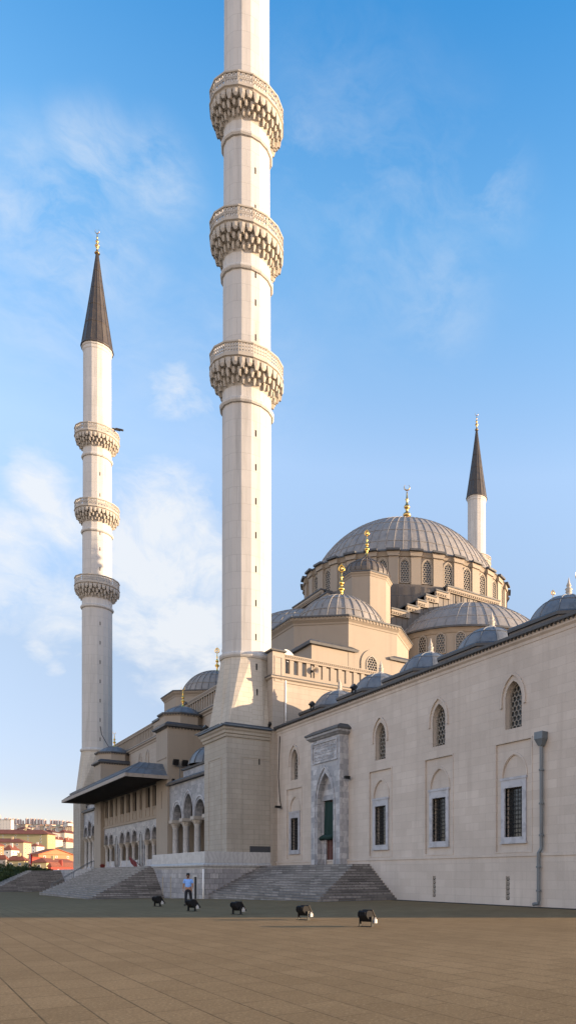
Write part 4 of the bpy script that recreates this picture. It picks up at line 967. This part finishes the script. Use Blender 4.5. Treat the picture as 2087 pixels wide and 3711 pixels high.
# local: faces -y, +x is his left
J=[(0,0,.95),(0,.01,1.12),(0,.01,1.30),(0,0,1.43),(0,-.02,1.50),(0,-.07,1.60),(0,-.10,1.70),
   (.18,.0,1.41),(.235,.02,1.16),(.225,-.05,.92),(-.18,.0,1.41),(-.25,.03,1.15),(-.26,-.03,.90),
   (.10,0,.90),(.125,.06,.50),(.13,.24,.13),(.135,.13,.045),(-.10,0,.90),(-.11,-.08,.50),(-.11,-.08,.09),(-.12,-.22,.04)]
Ed=[(0,1),(1,2),(2,3),(3,4),(4,5),(5,6),(3,7),(7,8),(8,9),(3,10),(10,11),(11,12),(0,13),(13,14),(14,15),(15,16),(0,17),(17,18),(18,19),(19,20)]
Rr=[(.15,.11),(.14,.11),(.16,.12),(.10,.09),.055,(.075,.09),(.07,.085),.062,.045,.032,.062,.045,.032,(.085,.09),.055,.04,.035,(.085,.09),.055,.04,.035]
body=skin('body',J,Ed,Rr,SK,MAN)
def hand(sx,base):
    b=Vector(base); jn=[b,b+Vector((0,-.01,-.05)),b+Vector((0,-.02,-.09))]; ed=[(0,1),(1,2)]; rr=[.026,(.022,.038),(.018,.038)]
    for q,(off,l) in enumerate(((-.03,.06),(-.011,.075),(.009,.07),(.027,.055))):
        i=len(jn); jn+= [b+Vector((-.012*sx,off-.02,-.11)),b+Vector((-.022*sx,off-.03,-.11-l*.55)),b+Vector((-.04*sx,off-.03,-.11-l))]; ed+=[(2,i),(i,i+1),(i+1,i+2)]; rr+=[.010,.009,.008]
    i=len(jn); jn+=[b+Vector((-.02*sx,-.055,-.06)),b+Vector((-.035*sx,-.07,-.10))]; ed+=[(1,i),(i,i+1)]; rr+=[.012,.009]
    return jn,ed,rr
for sx,bp in ((1,J[9]),(-1,J[12])):
    jn,ed,rr=hand(sx,bp); skin('hand',jn,ed,rr,SK,MAN,1)
skin('shirt',[(0,0,.96),(0,.01,1.12),(0,.01,1.29),(0,0,1.42),(.18,0,1.405),(.225,.015,1.22),(-.18,0,1.405),(-.232,.022,1.22),(0,-.01,1.475)],[(0,1),(1,2),(2,3),(3,4),(4,5),(3,6),(6,7),(3,8)],
     [(.172,.128),(.168,.13),(.185,.14),(.115,.105),.085,.075,.085,.075,.07],SH,MAN)
skin('trousers',[(0,0,.97),(0,0,.90),(.10,0,.86),(.125,.06,.50),(.13,.235,.15),(-.10,0,.86),(-.11,-.08,.50),(-.11,-.08,.10)],[(0,1),(1,2),(2,3),(3,4),(1,5),(5,6),(6,7)],
     [(.168,.122),(.165,.12),(.105,.11),.078,.066,(.105,.11),.078,.068],TR,MAN)
hd=MB(); hd.lathe([(.0,1.60),(.06,1.605),(.083,1.65),(.095,1.72),(.088,1.78),(.05,1.815),(.0,1.82)],16,0,-.055); o=hd.build('hair',HR,MAN,True)
fb=MB(); fb.lathe([(.01,1.555),(.05,1.565),(.062,1.60),(.055,1.62)],12,0,-.115); fb.build('beard',HR,MAN,True)
ns=MB(); ns.tube([(0,-.185,1.68),(0,-.215,1.64),(0,-.185,1.632)],[.008,.017,.012],6); ns.build('nose',SK,MAN,True)
for sx in (.09,-.09): e_=MB(); e_.obox((sx,-.06,1.66),(.02,.045,.07)); e_.build('ear',SK,MAN)
for a in ((.135,.14,.045,.55),(-.12,-.17,.045,0)):
    s_=MB(); s_.obox((a[0],a[1],a[2]),(.10,.29,.085),0,a[3]*-.9); s_.build('shoe',SHOE,MAN)

# ------------------------------------------------------------------ trees / hedge
def leafmat(name,c):
    m=mat(name,c,.7,0,.2); k=NT(m); p=k.pos(); n=k.noise(p,1.6,4,.6); n2=k.noise(p,11,2,.6)
    cc=k.mix(k.ramp(n,.35,.65,0,1),c,(c[0]*1.9,c[1]*1.5,c[2]*1.2)); cc=k.mix(k.ramp(n2,.4,.7,0,.5),cc,(c[0]*.5,c[1]*.55,c[2]*.5)); k.link(cc,k.b.inputs['Base Color']); return m
LF=leafmat('shrub_leaves',(.035,.055,.018)); BK=mat('bark',(.06,.045,.03),.9)
def bush(label,x,y,zb,zt,r,n=2600,group='shrubs of the hedge below the town'):
    T=thing('shrub',label,'shrub',(x,y,zb),0,group); h=zt-zb
    tr=MB(); tr.tube([(0,0,-.5),(.1,.05,h*.35),(.05,.1,h*.6)],[.10,.07,.03],6)
    for q in range(5):
        a=q*1.3; tr.tube([(0.05,.05,h*.2),(r*.5*cos(a),r*.5*sin(a),h*.6)],[.05,.02],5)
    tr.build('stem',BK,T)
    mb=MB(); cl=[(random.uniform(-.6,.6)*r,random.uniform(-.6,.6)*r,random.uniform(.25,.86)*h,random.uniform(.25,.5)*r) for _ in range(16)]
    for i in range(n):
        cx,cy,cz,cr=random.choice(cl); v=Vector((random.gauss(0,1),random.gauss(0,1),random.gauss(0,1))).normalized()*cr*random.uniform(.55,1.08)
        c=Vector((cx,cy,min(cz+v.z*.8,h*1.02)))+Vector((v.x,v.y,0)); c.z=max(c.z,-.2)
        s_=random.uniform(.10,.22); d=Vector((random.gauss(0,1),random.gauss(0,1),random.gauss(0,1))).normalized(); e=d.orthogonal().normalized(); f_=d.cross(e)
        mb.add([c-e*s_,c-f_*s_*.45,c+e*s_,c+f_*s_*.45],[(0,1,2,3)])
    mb.build('foliage',LF,T); return T
BU=[(-10.6,87.5,2.83,'tall shrub cut by the left picture edge'),(-10.2,79.7,2.78,'broad shrub behind the leftmost shaded steps'),(-9.2,84.5,3.36,'shrub under the yellow house with the red roof'),(-8.7,80.0,3.0,'rounded shrub left of the flagpole foot'),(-7.4,82.0,3.15,'shrub right below the flagpole'),(-6.0,83.9,3.3,'shrub right of the flagpole below the dark roof'),(-4.6,86.8,3.2,'low shrub below the grey shaded house wall'),(-2.9,89.8,2.7,'rightmost low shrub beside the red walled house'),(-8.9,94.8,4.0,'small tree crown in front of the grey house at the left edge'),(-10.1,74.5,2.2,'shrub growing beside the upper left steps'),(-11.3,72.0,1.7,'shrub beside the middle of the left steps'),(-12.6,70.5,1.3,'low shrub beside the lower left steps'),(-14.6,69.5,1.0,'lowest shrub at the left end of the shaded steps'),(-16,78,2.6,'shrub mostly outside the left picture edge')]
random.seed(11)
for x_,y_,zt_,lb in BU: bush(lb,x_,y_,-1.0,zt_,2.0)

# ------------------------------------------------------------------ the town
def wallmat(name,c):
    m=mat(name,c,.85); k=NT(m); p=k.pos(); n=k.noise(k.mapped(p,(.25,.25,.12)),1.0,4,.6)
    k.link(k.mix(k.ramp(n,.35,.7,0,.35),c,tuple(q*.75 for q in c)),k.b.inputs['Base Color']); return m
def tilemat(name,c):
    m=mat(name,c,.85); k=NT(m); cc,f=k.brick(k.uv(),c,tuple(q*1.3 for q in c),tuple(q*.5 for q in c),.5,.9,.06); n=k.noise(k.pos(),.3,4,.6)
    k.link(k.mix(k.ramp(n,.35,.7,0,.5),cc,tuple(q*.6 for q in c)),k.b.inputs['Base Color']); return m
TILE=tilemat('red_roof_tiles',(0.176,0.060,0.038)); TILED=tilemat('dark_roof_tiles',(0.104,0.036,0.028))
WC={n_:wallmat(n_+'_render',c_) for n_,c_ in dict(olive=(0.289,0.250,0.140),peach=(0.390,0.296,0.203),white=(0.484,0.452,0.413),orange=(0.390,0.172,0.086),yellow=(0.406,0.312,0.164),grey=(0.257,0.234,0.218),red=(0.281,0.055,0.039),pinkish=(0.515,0.390,0.328),cream=(0.421,0.359,0.281),pink=(0.468,0.351,0.312),bright=(.38,.31,.16)).items()}  # bright: olive render lightened and yellowed to imitate sunlight on the end face
S=2.2
def scale_pt(x,y,z): return (CAM.x+(x-CAM.x)*S, CAM.y+(y-CAM.y)*S, 1.7+(z-1.7)*S)
def house(label,cat,x,y,w,d,ze,zr,wall,roof,kind='hip',wins=(3,2),rows=3,rot=-30,name='house',side=None,group='houses of the town on the hill'):
    """near corner at x,y; w runs left along the shaded face, d runs back along the sunlit face"""
    D=(Vector((x,y))-CAM).dot(FW); zb=tz(D)-3
    T=thing(name,label,cat,(x,y,zb),rad(rot),group); H=ze-zb; R_=zr-zb
    b=MB(); b.box(-w,0,-2,0,d,H); b.build('walls',wall,T)
    if side:
        b=MB(); b.box(0.02,.3,-2,.45,d-.3,H-.2); b.build('sun_toned_bays',side,T)  # sunlit end of the block, its light put into the colour
    o=.35+.03*w; r=MB(); E0=[(-w-o,-o,H),(o,-o,H),(o,d+o,H),(-w-o,d+o,H)]
    r.loft([E0,[(a,b_,H+.35) for a,b_,_ in E0]],True,False)
    if kind=='hip':
        m=min(w,d)/2+o*.5
        if w>=d: top=[(-w-o+m,d/2-.05,R_),(o-m,d/2-.05,R_),(o-m,d/2+.05,R_),(-w-o+m,d/2+.05,R_)]
        else: top=[(-w/2-.05,-o+m,R_),(-w/2+.05,-o+m,R_),(-w/2+.05,d+o-m,R_),(-w/2-.05,d+o-m,R_)]
        r.loft([[(a,b_,H+.35) for a,b_,_ in E0],top],False,True)
    elif kind=='gable':
        r=MB(); yy=d/2
        for w0,w1 in ((-.35,.0),):
            r.add([(-w-o,-o,H+w0),(o,-o,H+w0),(o,yy,R_+w0),(-w-o,yy,R_+w0),(-w-o,d+o,H+w0),(o,d+o,H+w0),(-w-o,-o,H+w1),(o,-o,H+w1),(o,yy,R_+w1),(-w-o,yy,R_+w1),(-w-o,d+o,H+w1),(o,d+o,H+w1)],
                  [(0,1,2,3),(3,2,5,4),(6,7,8,9),(9,8,11,10),(0,1,7,6),(1,2,8,7),(2,5,11,8),(4,5,11,10),(0,3,9,6),(3,4,10,9)])
        g2=MB(); g2.add([(-w,0,H-.3),(-w,d,H-.3),(-w,yy,R_-.5),(0,0,H-.3),(0,d,H-.3),(0,yy,R_-.5)],[(0,1,2),(3,4,5)]); g2.build('gable_wall',wall,T)
    elif kind=='flat':
        pass
    r.build('roof',roof,T)
    for face,(L,nw) in enumerate(((w,wins[0]),(d,wins[1]))):
        if not nw: continue
        for ro in range(rows):
            zz=H-1.0-ro*2.9
            if zz<3: break
            for i in range(nw):
                q=MB(); u=L*(i+.5)/nw; hw_=min(.65,L/nw*.28)
                if face==0: q.box(-u-hw_,-.06,zz-1.35,-u+hw_,.05,zz)
                else: q.box((.46 if side else .0)-.05,u-hw_,zz-1.35,(.46 if side else .0)+.06,u+hw_,zz)
                W=q.build('window',M['white'],T)
                p_=MB()
                if face==0: p_.box(-u-hw_+.13,-.08,zz-1.2,-u+hw_-.13,-.03,zz-.13)
                else: 
                    xx=.46 if side else 0.; p_.box(xx+.03,u-hw_+.13,zz-1.2,xx+.08,u+hw_-.13,zz-.13)
                p_.build('pane',M['glass'],W)
    if kind=='hip' and w*d>30:
        c=MB(); c.box(-w*.4-.5,d*.35,H,-w*.4+.9,d*.35+.9,R_+1.3); c.build('chimney',wall,T)
    return T
HH=[((28.7,312.9,25.8,8.4,19.3,21.5),'long olive apartment block with red hipped roof and balcony end painted sunlit yellow',WC['olive'],TILE,'hip',(5,3),3,WC['bright']),
((10.9,238.0,11.8,6.2,12.7,14.2),'peach block of flats with red roof in front of the olive block',WC['peach'],TILE,'hip',(3,2),3,None),
((2.0,187.9,2.0,5.1,8.6,10.1),'white house with a shaded balcony below the peach block',WC['white'],TILE,'hip',(1,2),2,None),
((-2.4,172.3,1.3,2.6,9.3,10.1),'narrow orange house at the left picture edge',WC['orange'],TILE,'hip',(0,1),2,None),
((-1.2,133.3,3.7,2.0,4.7,5.9),'low yellow house with red roof just above the hedge',WC['yellow'],TILE,'hip',(2,1),1,None),
((-5.7,124.2,3.2,0.7,4.8,5.8),'shaded grey house with red roof at the left edge above the hedge',WC['grey'],TILE,'hip',(1,0),1,None),
((19.1,269.7,2.2,6.9,12.5,13.6),'small white house with red roof right of the peach block',WC['white'],TILE,'hip',(1,3),2,None),
((2.4,149.5,0.6,7.0,5.8,5.95),'low flat red roofed shed beside the orange house',WC['red'],tilemat('bright_red_tiles',(.30,.06,.035)),'flat',(0,0),1,None),
((2.0,124.5,3.0,16.6,4.2,5.3),'yellow house with a wide red hipped roof below the orange house',WC['yellow'],TILE,'hip',(1,3),1,None),
((0.4,107.1,0.6,13.9,3.1,4.0),'low bright red building beside the far minaret base',WC['red'],TILE,'hip',(0,2),1,None),
((47.0,412.7,0.9,11.4,21.2,22.9),'pinkish white block with dark red roof right of the olive block',WC['pinkish'],TILED,'hip',(0,3),4,None),
((48.1,386.5,1.6,11.6,18.9,21.3),'cream house with red roof beside the far minaret',WC['cream'],TILE,'hip',(1,3),4,None),
((55.7,482.0,6.9,12.0,28.5,30.5),'dark roofed house behind the sunlit yellow balcony end',WC['grey'],TILED,'hip',(2,3),2,None),
((69.1,522.2,4.0,19.4,30.5,32.8),'wide red roofed house on the slope beside the far minaret',WC['cream'],TILED,'hip',(2,4),2,None),
((61.6,756.3,15.1,6.0,52.8,53.5),'large white modern block on the hill at the left edge',WC['white'],WC['white'],'flat',(6,2),7,None)]
for (x,y,w,d,ze,zr),lb,wm_,rm,kind,wins,rows,side in HH:
    X_,Y_,Z_=scale_pt(x,y,ze); zr_=1.7+(zr-1.7)*S
    big=w>12
    house(lb,'house' if w<14 else 'apartment block',X_,Y_,w*S,d*S,Z_,zr_,wm_,rm,kind,wins,rows,-30,'house' if w<14 else 'apartment_block',side)
orn=tilemat('orange_roof_tiles',(.42,.12,.05)); P0=CAM+FW*(215*S)+RT*(215*S*(97.3-1195)/1873)
house('bright orange house with a broad gabled roof facing the plaza','house',P0.x,P0.y,12,22.5,1.7+(2200-2150)/1873*215*S,1.7+(2200-2135)/1873*215*S,WC['orange'],orn,'gable',(0,3),1,-70)
TW=[(354,3444,16.1,224),(366,3435,11.8,224),(375,3428,9.7,221),(383,3421,8.6,216),(396,3412,16.1,225),(410,3401,15.0,224),(421,3392,12.9,224),(432,3384,10.7,223),(441,3377,10.7,222),(452,3368,14.0,221),(472,3352,10.7,219),(482,3345,10.7,218),(490,3338,9.7,217),(499,3331,9.7,217),(510,3322,15.0,216),(524,3312,15.0,214),(536,3302,14.0,213),(310,3478,6.4,238),(327,3465,12.9,226),(340,3455,16.1,226)]
S=1.5
ORD='first second third fourth fifth sixth seventh eighth ninth tenth'.split()
tl=['pink tower block, %s from the left in the left skyline cluster'%ORD[i+2] for i in range(4)]+['pink tower block, %s from the left in the middle skyline cluster'%ORD[i] for i in range(6)]+['pink tower block, %s from the left in the right skyline cluster'%ORD[i] for i in range(7)]+['tall pink tower cut by the left picture edge behind the white block']+['pink tower block, %s from the left in the left skyline cluster'%ORD[i] for i in range(2)]
for (x,y,w,zt_),lb in zip(TW,tl):
    X_,Y_,Z_=scale_pt(x,y,zt_); D=(Vector((X_,Y_))-CAM).dot(FW); zb=tz(D)-25; W_=w*S*.62; H=Z_-zb
    T=thing('tower_block',lb,'tower block',(X_,Y_,zb),rad(20),'tower blocks on the skyline')
    b=MB(); b.box(-W_*.55,-W_*.4,0,W_*.55,W_*.4,H); b.box(-W_*.2,-W_*.3,H,W_*.25,W_*.3,H+3.5); b.build('walls',WC['pink'],T)
    b=MB()
    for sx in (-.28,.22): b.box(W_*sx-W_*.05,-W_*.44,8,W_*sx+W_*.05,-W_*.38,H-2)
    for sy in (-.1,.2): b.box(W_*.53,W_*sy-W_*.06,8,W_*.59,W_*sy+W_*.06,H-2)
    b.build('window_strips',WC['grey'],T)
MT=[(142,1454,5.1,89.1,84.0),(147,1450,6.1,87.5,83.1),(152,1447,5.1,85.8,82.1),(158,1442,9.8,88.2,81.7),(165,1437,6.5,86.8,83.1),(169,1433,4.7,85.4,81.2),(173,1430,6.1,87.0,81.7),(178,1426,5.1,86.3,77.9),(119,965,1.9,58.7,54.8),(186,1420,6.1,84.9,80.3),(190,1417,4.2,88.6,83.1),(126,959,4.5,58.3,55.4),(131,956,3.9,58.0,54.2),(134,953,4.5,57.4,54.2),(138,950,3.9,58.0,55.4),(142,947,7.4,58.7,53.8),(216,1397,13.5,90.0,84.9),(107,974,3.9,57.4,55.4),(100,980,11.0,55.4,52.5)]
S=1.7; random.seed(31)
FAR='small pale house with a red roof, far off among others on the hillside'
def far_house(X_,Y_,Z_,w,hh,i):
    D=(Vector((X_,Y_))-CAM).dot(FW); zb=tz(D)-14
    T=thing('hillside_house',FAR,'house',(X_,Y_,zb),rad(random.choice((-32,-25,12,20,28))),'far hillside houses')
    b=MB(); d=w*.75; H=Z_-zb; b.box(-w*.5,-d/2,0,w*.5,d/2,H); b.build('walls',[WC['white'],WC['cream'],WC['pinkish'],WC['peach']][i%4],T)
    r=MB(); o=.5; r.loft([[(-w/2-o,-d/2-o,H),(w/2+o,-d/2-o,H),(w/2+o,d/2+o,H),(-w/2-o,d/2+o,H)],[(-w*.2,-.1,H+w*.16),(w*.2,-.1,H+w*.16),(w*.2,.1,H+w*.16),(-w*.2,.1,H+w*.16)]]); r.build('roof',TILE if i%3 else TILED,T)
    for q in range(3):
        for ro in range(2):
            p_=MB(); p_.box(-w*.33+q*w*.3-.6,-d/2-.06,H-2.6-ro*3.2,-w*.33+q*w*.3+.6,-d/2+.1,H-1.1-ro*3.2); p_.build('window',M['glass'],T)
for i,(x,y,w,zt_,zb_) in enumerate(MT):
    X_,Y_,Z_=scale_pt(x,y,zt_); far_house(X_,Y_,Z_,w*S,0,i)
for i in range(70):
    D=random.uniform(900,3300); u=random.uniform(-.66,-.53); p_=CAM+FW*D+RT*(u*D); w=random.uniform(10,18); far_house(p_.x,p_.y,tz(D)+random.uniform(4,9),w,0,random.randrange(12))
T=thing('flagpole','white flagpole with a red flag among the houses behind the hedge','flagpole',(-4.4,97.8,-1.0))
b=MB(); b.tube([(0,0,0),(0,0,6.7)],[.06,.035],8); b.build('pole',M['white'],T,True)
b=MB(); vs=[]
for i in range(7):
    for j in range(9): vs.append((.03+.32*i/6*(1-.2*j/8),.06*sin(i*1.7+j*.4),6.45-1.75*j/8-.15*i/6))
b.add(vs,[(i*9+j,i*9+j+1,(i+1)*9+j+1,(i+1)*9+j) for i in range(6) for j in range(8)]); b.build('flag',M['red'],T,True)

# ------------------------------------------------------------------ sky, sun, camera
EL=rad(9.2); AZ=Vector((.789,-.6145))
w=bpy.data.worlds.new('World'); sc.world=w; w.use_nodes=True; nt=w.node_tree
for n_ in list(nt.nodes): nt.nodes.remove(n_)
class WN(NT):
    def __init__(s,t): s.t=t; s.n=t.nodes; s.b=None
k=WN(nt); out=k.new('ShaderNodeOutputWorld'); bg=k.new('ShaderNodeBackground'); k.link(bg.outputs[0],out.inputs[0])
sky=k.new('ShaderNodeTexSky'); sky.sky_type='NISHITA'; sky.sun_disc=False; sky.sun_elevation=EL; sky.sun_rotation=math.atan2(AZ.x,AZ.y)
sky.altitude=900; sky.air_density=1.0; sky.dust_density=.6; sky.ozone_density=2.0
dirv=k.new('ShaderNodeTexCoord').outputs['Generated']
SKYC=sky.outputs['Color']
def D3(px,py):
    r=(px-1195)/1873; v=(2200-py)/1873; d=Vector((r*.7888+.6146,-r*.6147+.7888,v)); return d.normalized()
def field(bl):
    acc=None
    for px,py,rr,am in bl:
        vm=k.new('ShaderNodeVectorMath',operation='DISTANCE'); k.link(dirv,vm.inputs[0]); vm.inputs[1].default_value=D3(px,py)
        mr=k.new('ShaderNodeMapRange',interpolation_type='SMOOTHSTEP'); k.link(vm.outputs['Value'],mr.inputs['Value'])
        mr.inputs['From Min'].default_value=0; mr.inputs['From Max'].default_value=rr; mr.inputs['To Min'].default_value=am; mr.inputs['To Max'].default_value=0
        acc=mr.outputs['Result'] if acc is None else k.math('MAXIMUM',acc,mr.outputs['Result'])
    return acc
bank=field([(430,1330,.11,1.0),(380,1450,.12,1.0),(470,1570,.11,.95),(330,1560,.10,.75),(500,1420,.09,.9),(30,1390,.085,.72),(150,1310,.07,.62),(130,1490,.07,.6),(190,1580,.10,.55),(100,1220,.06,.7),(0,1500,.08,.5),(440,985,.05,.66),(500,1015,.05,.55),(535,1535,.03,.8),(100,1645,.03,.7),(140,1685,.025,.7),(420,1670,.10,.6)])
wisp=field([(210,380,.05,.9),(270,410,.06,.9),(390,450,.06,.9),(120,500,.08,.85),(60,540,.09,.85),(180,610,.11,.9),(300,610,.08,.65),(190,690,.08,.7),(110,780,.10,.55),(40,680,.08,.5),(760,340,.05,.5),(1250,490,.06,.55),(1090,740,.09,.5),(1000,560,.16,.4),(900,380,.14,.35),(560,900,.15,.35),(350,860,.12,.3)])
wv=k.new('ShaderNodeVectorMath',operation='MULTIPLY_ADD')
wn=k.new('ShaderNodeTexNoise'); wn.inputs['Scale'].default_value=6; wn.inputs['Detail'].default_value=4; k.link(dirv,wn.inputs['Vector'])
k.link(wn.outputs['Color'],wv.inputs[0]); wv.inputs[1].default_value=(.12,.12,.12); k.link(dirv,wv.inputs[2])
n1=k.noise(k.mapped(wv.outputs[0],(1,1,1.8)),16,14,.66); n2=k.noise(k.mapped(wv.outputs[0],(1,1,1.5),(4,2,1)),4.5,6,.55)
db=k.math('ADD',k.math('MULTIPLY',n1,.66),k.math('MULTIPLY',n2,.34))
mb_=k.math('MULTIPLY',k.ramp(k.math('ADD',db,k.math('MULTIPLY',bank,.36)),.54,.80,0,1),k.ramp(bank,0,.45,0,.95))
mp=k.mapped(wv.outputs[0],(7,7,15)); mp.node.inputs['Rotation'].default_value=(0,rad(28),0)
n3=k.noise(mp,1.5,12,.66)
mw=k.math('MULTIPLY',k.ramp(n3,.40,.68,0,1),k.math('MULTIPLY',wisp,.58))
msk=k.math('MAXIMUM',mb_,mw)
fill_glow=k.new('ShaderNodeVectorMath',operation='DISTANCE'); k.link(k.mapped(dirv,(1,1,3.2)),fill_glow.inputs[0]); fill_glow.inputs[1].default_value=(-.67,-.74,.22)  # unseen bright sky patch behind the camera, added as fill for shaded walls
gm=k.new('ShaderNodeMapRange',interpolation_type='SMOOTHSTEP'); k.link(fill_glow.outputs['Value'],gm.inputs['Value'])
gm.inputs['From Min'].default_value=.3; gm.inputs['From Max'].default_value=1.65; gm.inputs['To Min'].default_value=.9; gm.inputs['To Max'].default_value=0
sx=k.new('ShaderNodeSeparateXYZ'); k.link(dirv,sx.inputs[0])
tint=k.new('ShaderNodeValToRGB'); k.link(sx.outputs['Z'],tint.inputs['Fac'])
cr=tint.color_ramp; TT=[(0,(.62,.46,.50)),(.10,(.60,.46,.50)),(.26,(.95,.70,.62)),(.47,(1.55,1.25,1.10)),(.65,(.85,1.20,1.25)),(.77,(.30,.92,1.20)),(1,(.8,1.0,1.15))]
cr.elements.remove(cr.elements[1])
for i_,(p_,c_) in enumerate(TT):
    e_=cr.elements[0] if i_==0 else cr.elements.new(p_)
    e_.position=p_; e_.color=tuple(q/2 for q in c_)+(1,)
SKYM=k.mix(1.0,SKYC,tint.outputs['Color'],'MULTIPLY'); v2=k.new('ShaderNodeVectorMath',operation='SCALE'); k.link(SKYM,v2.inputs[0]); v2.inputs['Scale'].default_value=2; SKYM=v2.outputs[0]
CLOUD_FILL=k.mix(k.math('MULTIPLY',msk,.85),SKYM,(2.05,2.08,2.12))
CLOUD_FILL=k.mix(gm.outputs['Result'],CLOUD_FILL,(7.0,5.9,5.2)); k.link(CLOUD_FILL,bg.inputs['Color']); bg.inputs['Strength'].default_value=.15  # added fill patch mixed over the sky and clouds
sd=Vector((AZ.x*cos(EL),AZ.y*cos(EL),sin(EL)))
sl=bpy.data.lights.new('sun','SUN'); sl.energy=4.2; sl.angle=rad(.5); sl.color=(1.0,.74,.48)
so=bpy.data.objects.new('sun',sl); COL.objects.link(so); so.rotation_euler=sd.to_track_quat('Z','Y').to_euler()
cam=bpy.data.cameras.new('camera'); co=bpy.data.objects.new('camera',cam); COL.objects.link(co); sc.camera=co
co.location=(CAM.x,CAM.y,1.7); co.rotation_euler=(rad(90),0,-math.atan2(FW.x,FW.y))
cam.sensor_fit='HORIZONTAL'; cam.sensor_width=36; cam.lens=36*1873/1449; cam.shift_x=-(1195-724.5)/1449; cam.shift_y=(2200-1288)/1449; cam.clip_end=30000; cam.clip_start=.1
sc.view_settings.view_transform='Standard'; sc.view_settings.look='None'; sc.view_settings.exposure=1.6; sc.view_settings.gamma=1
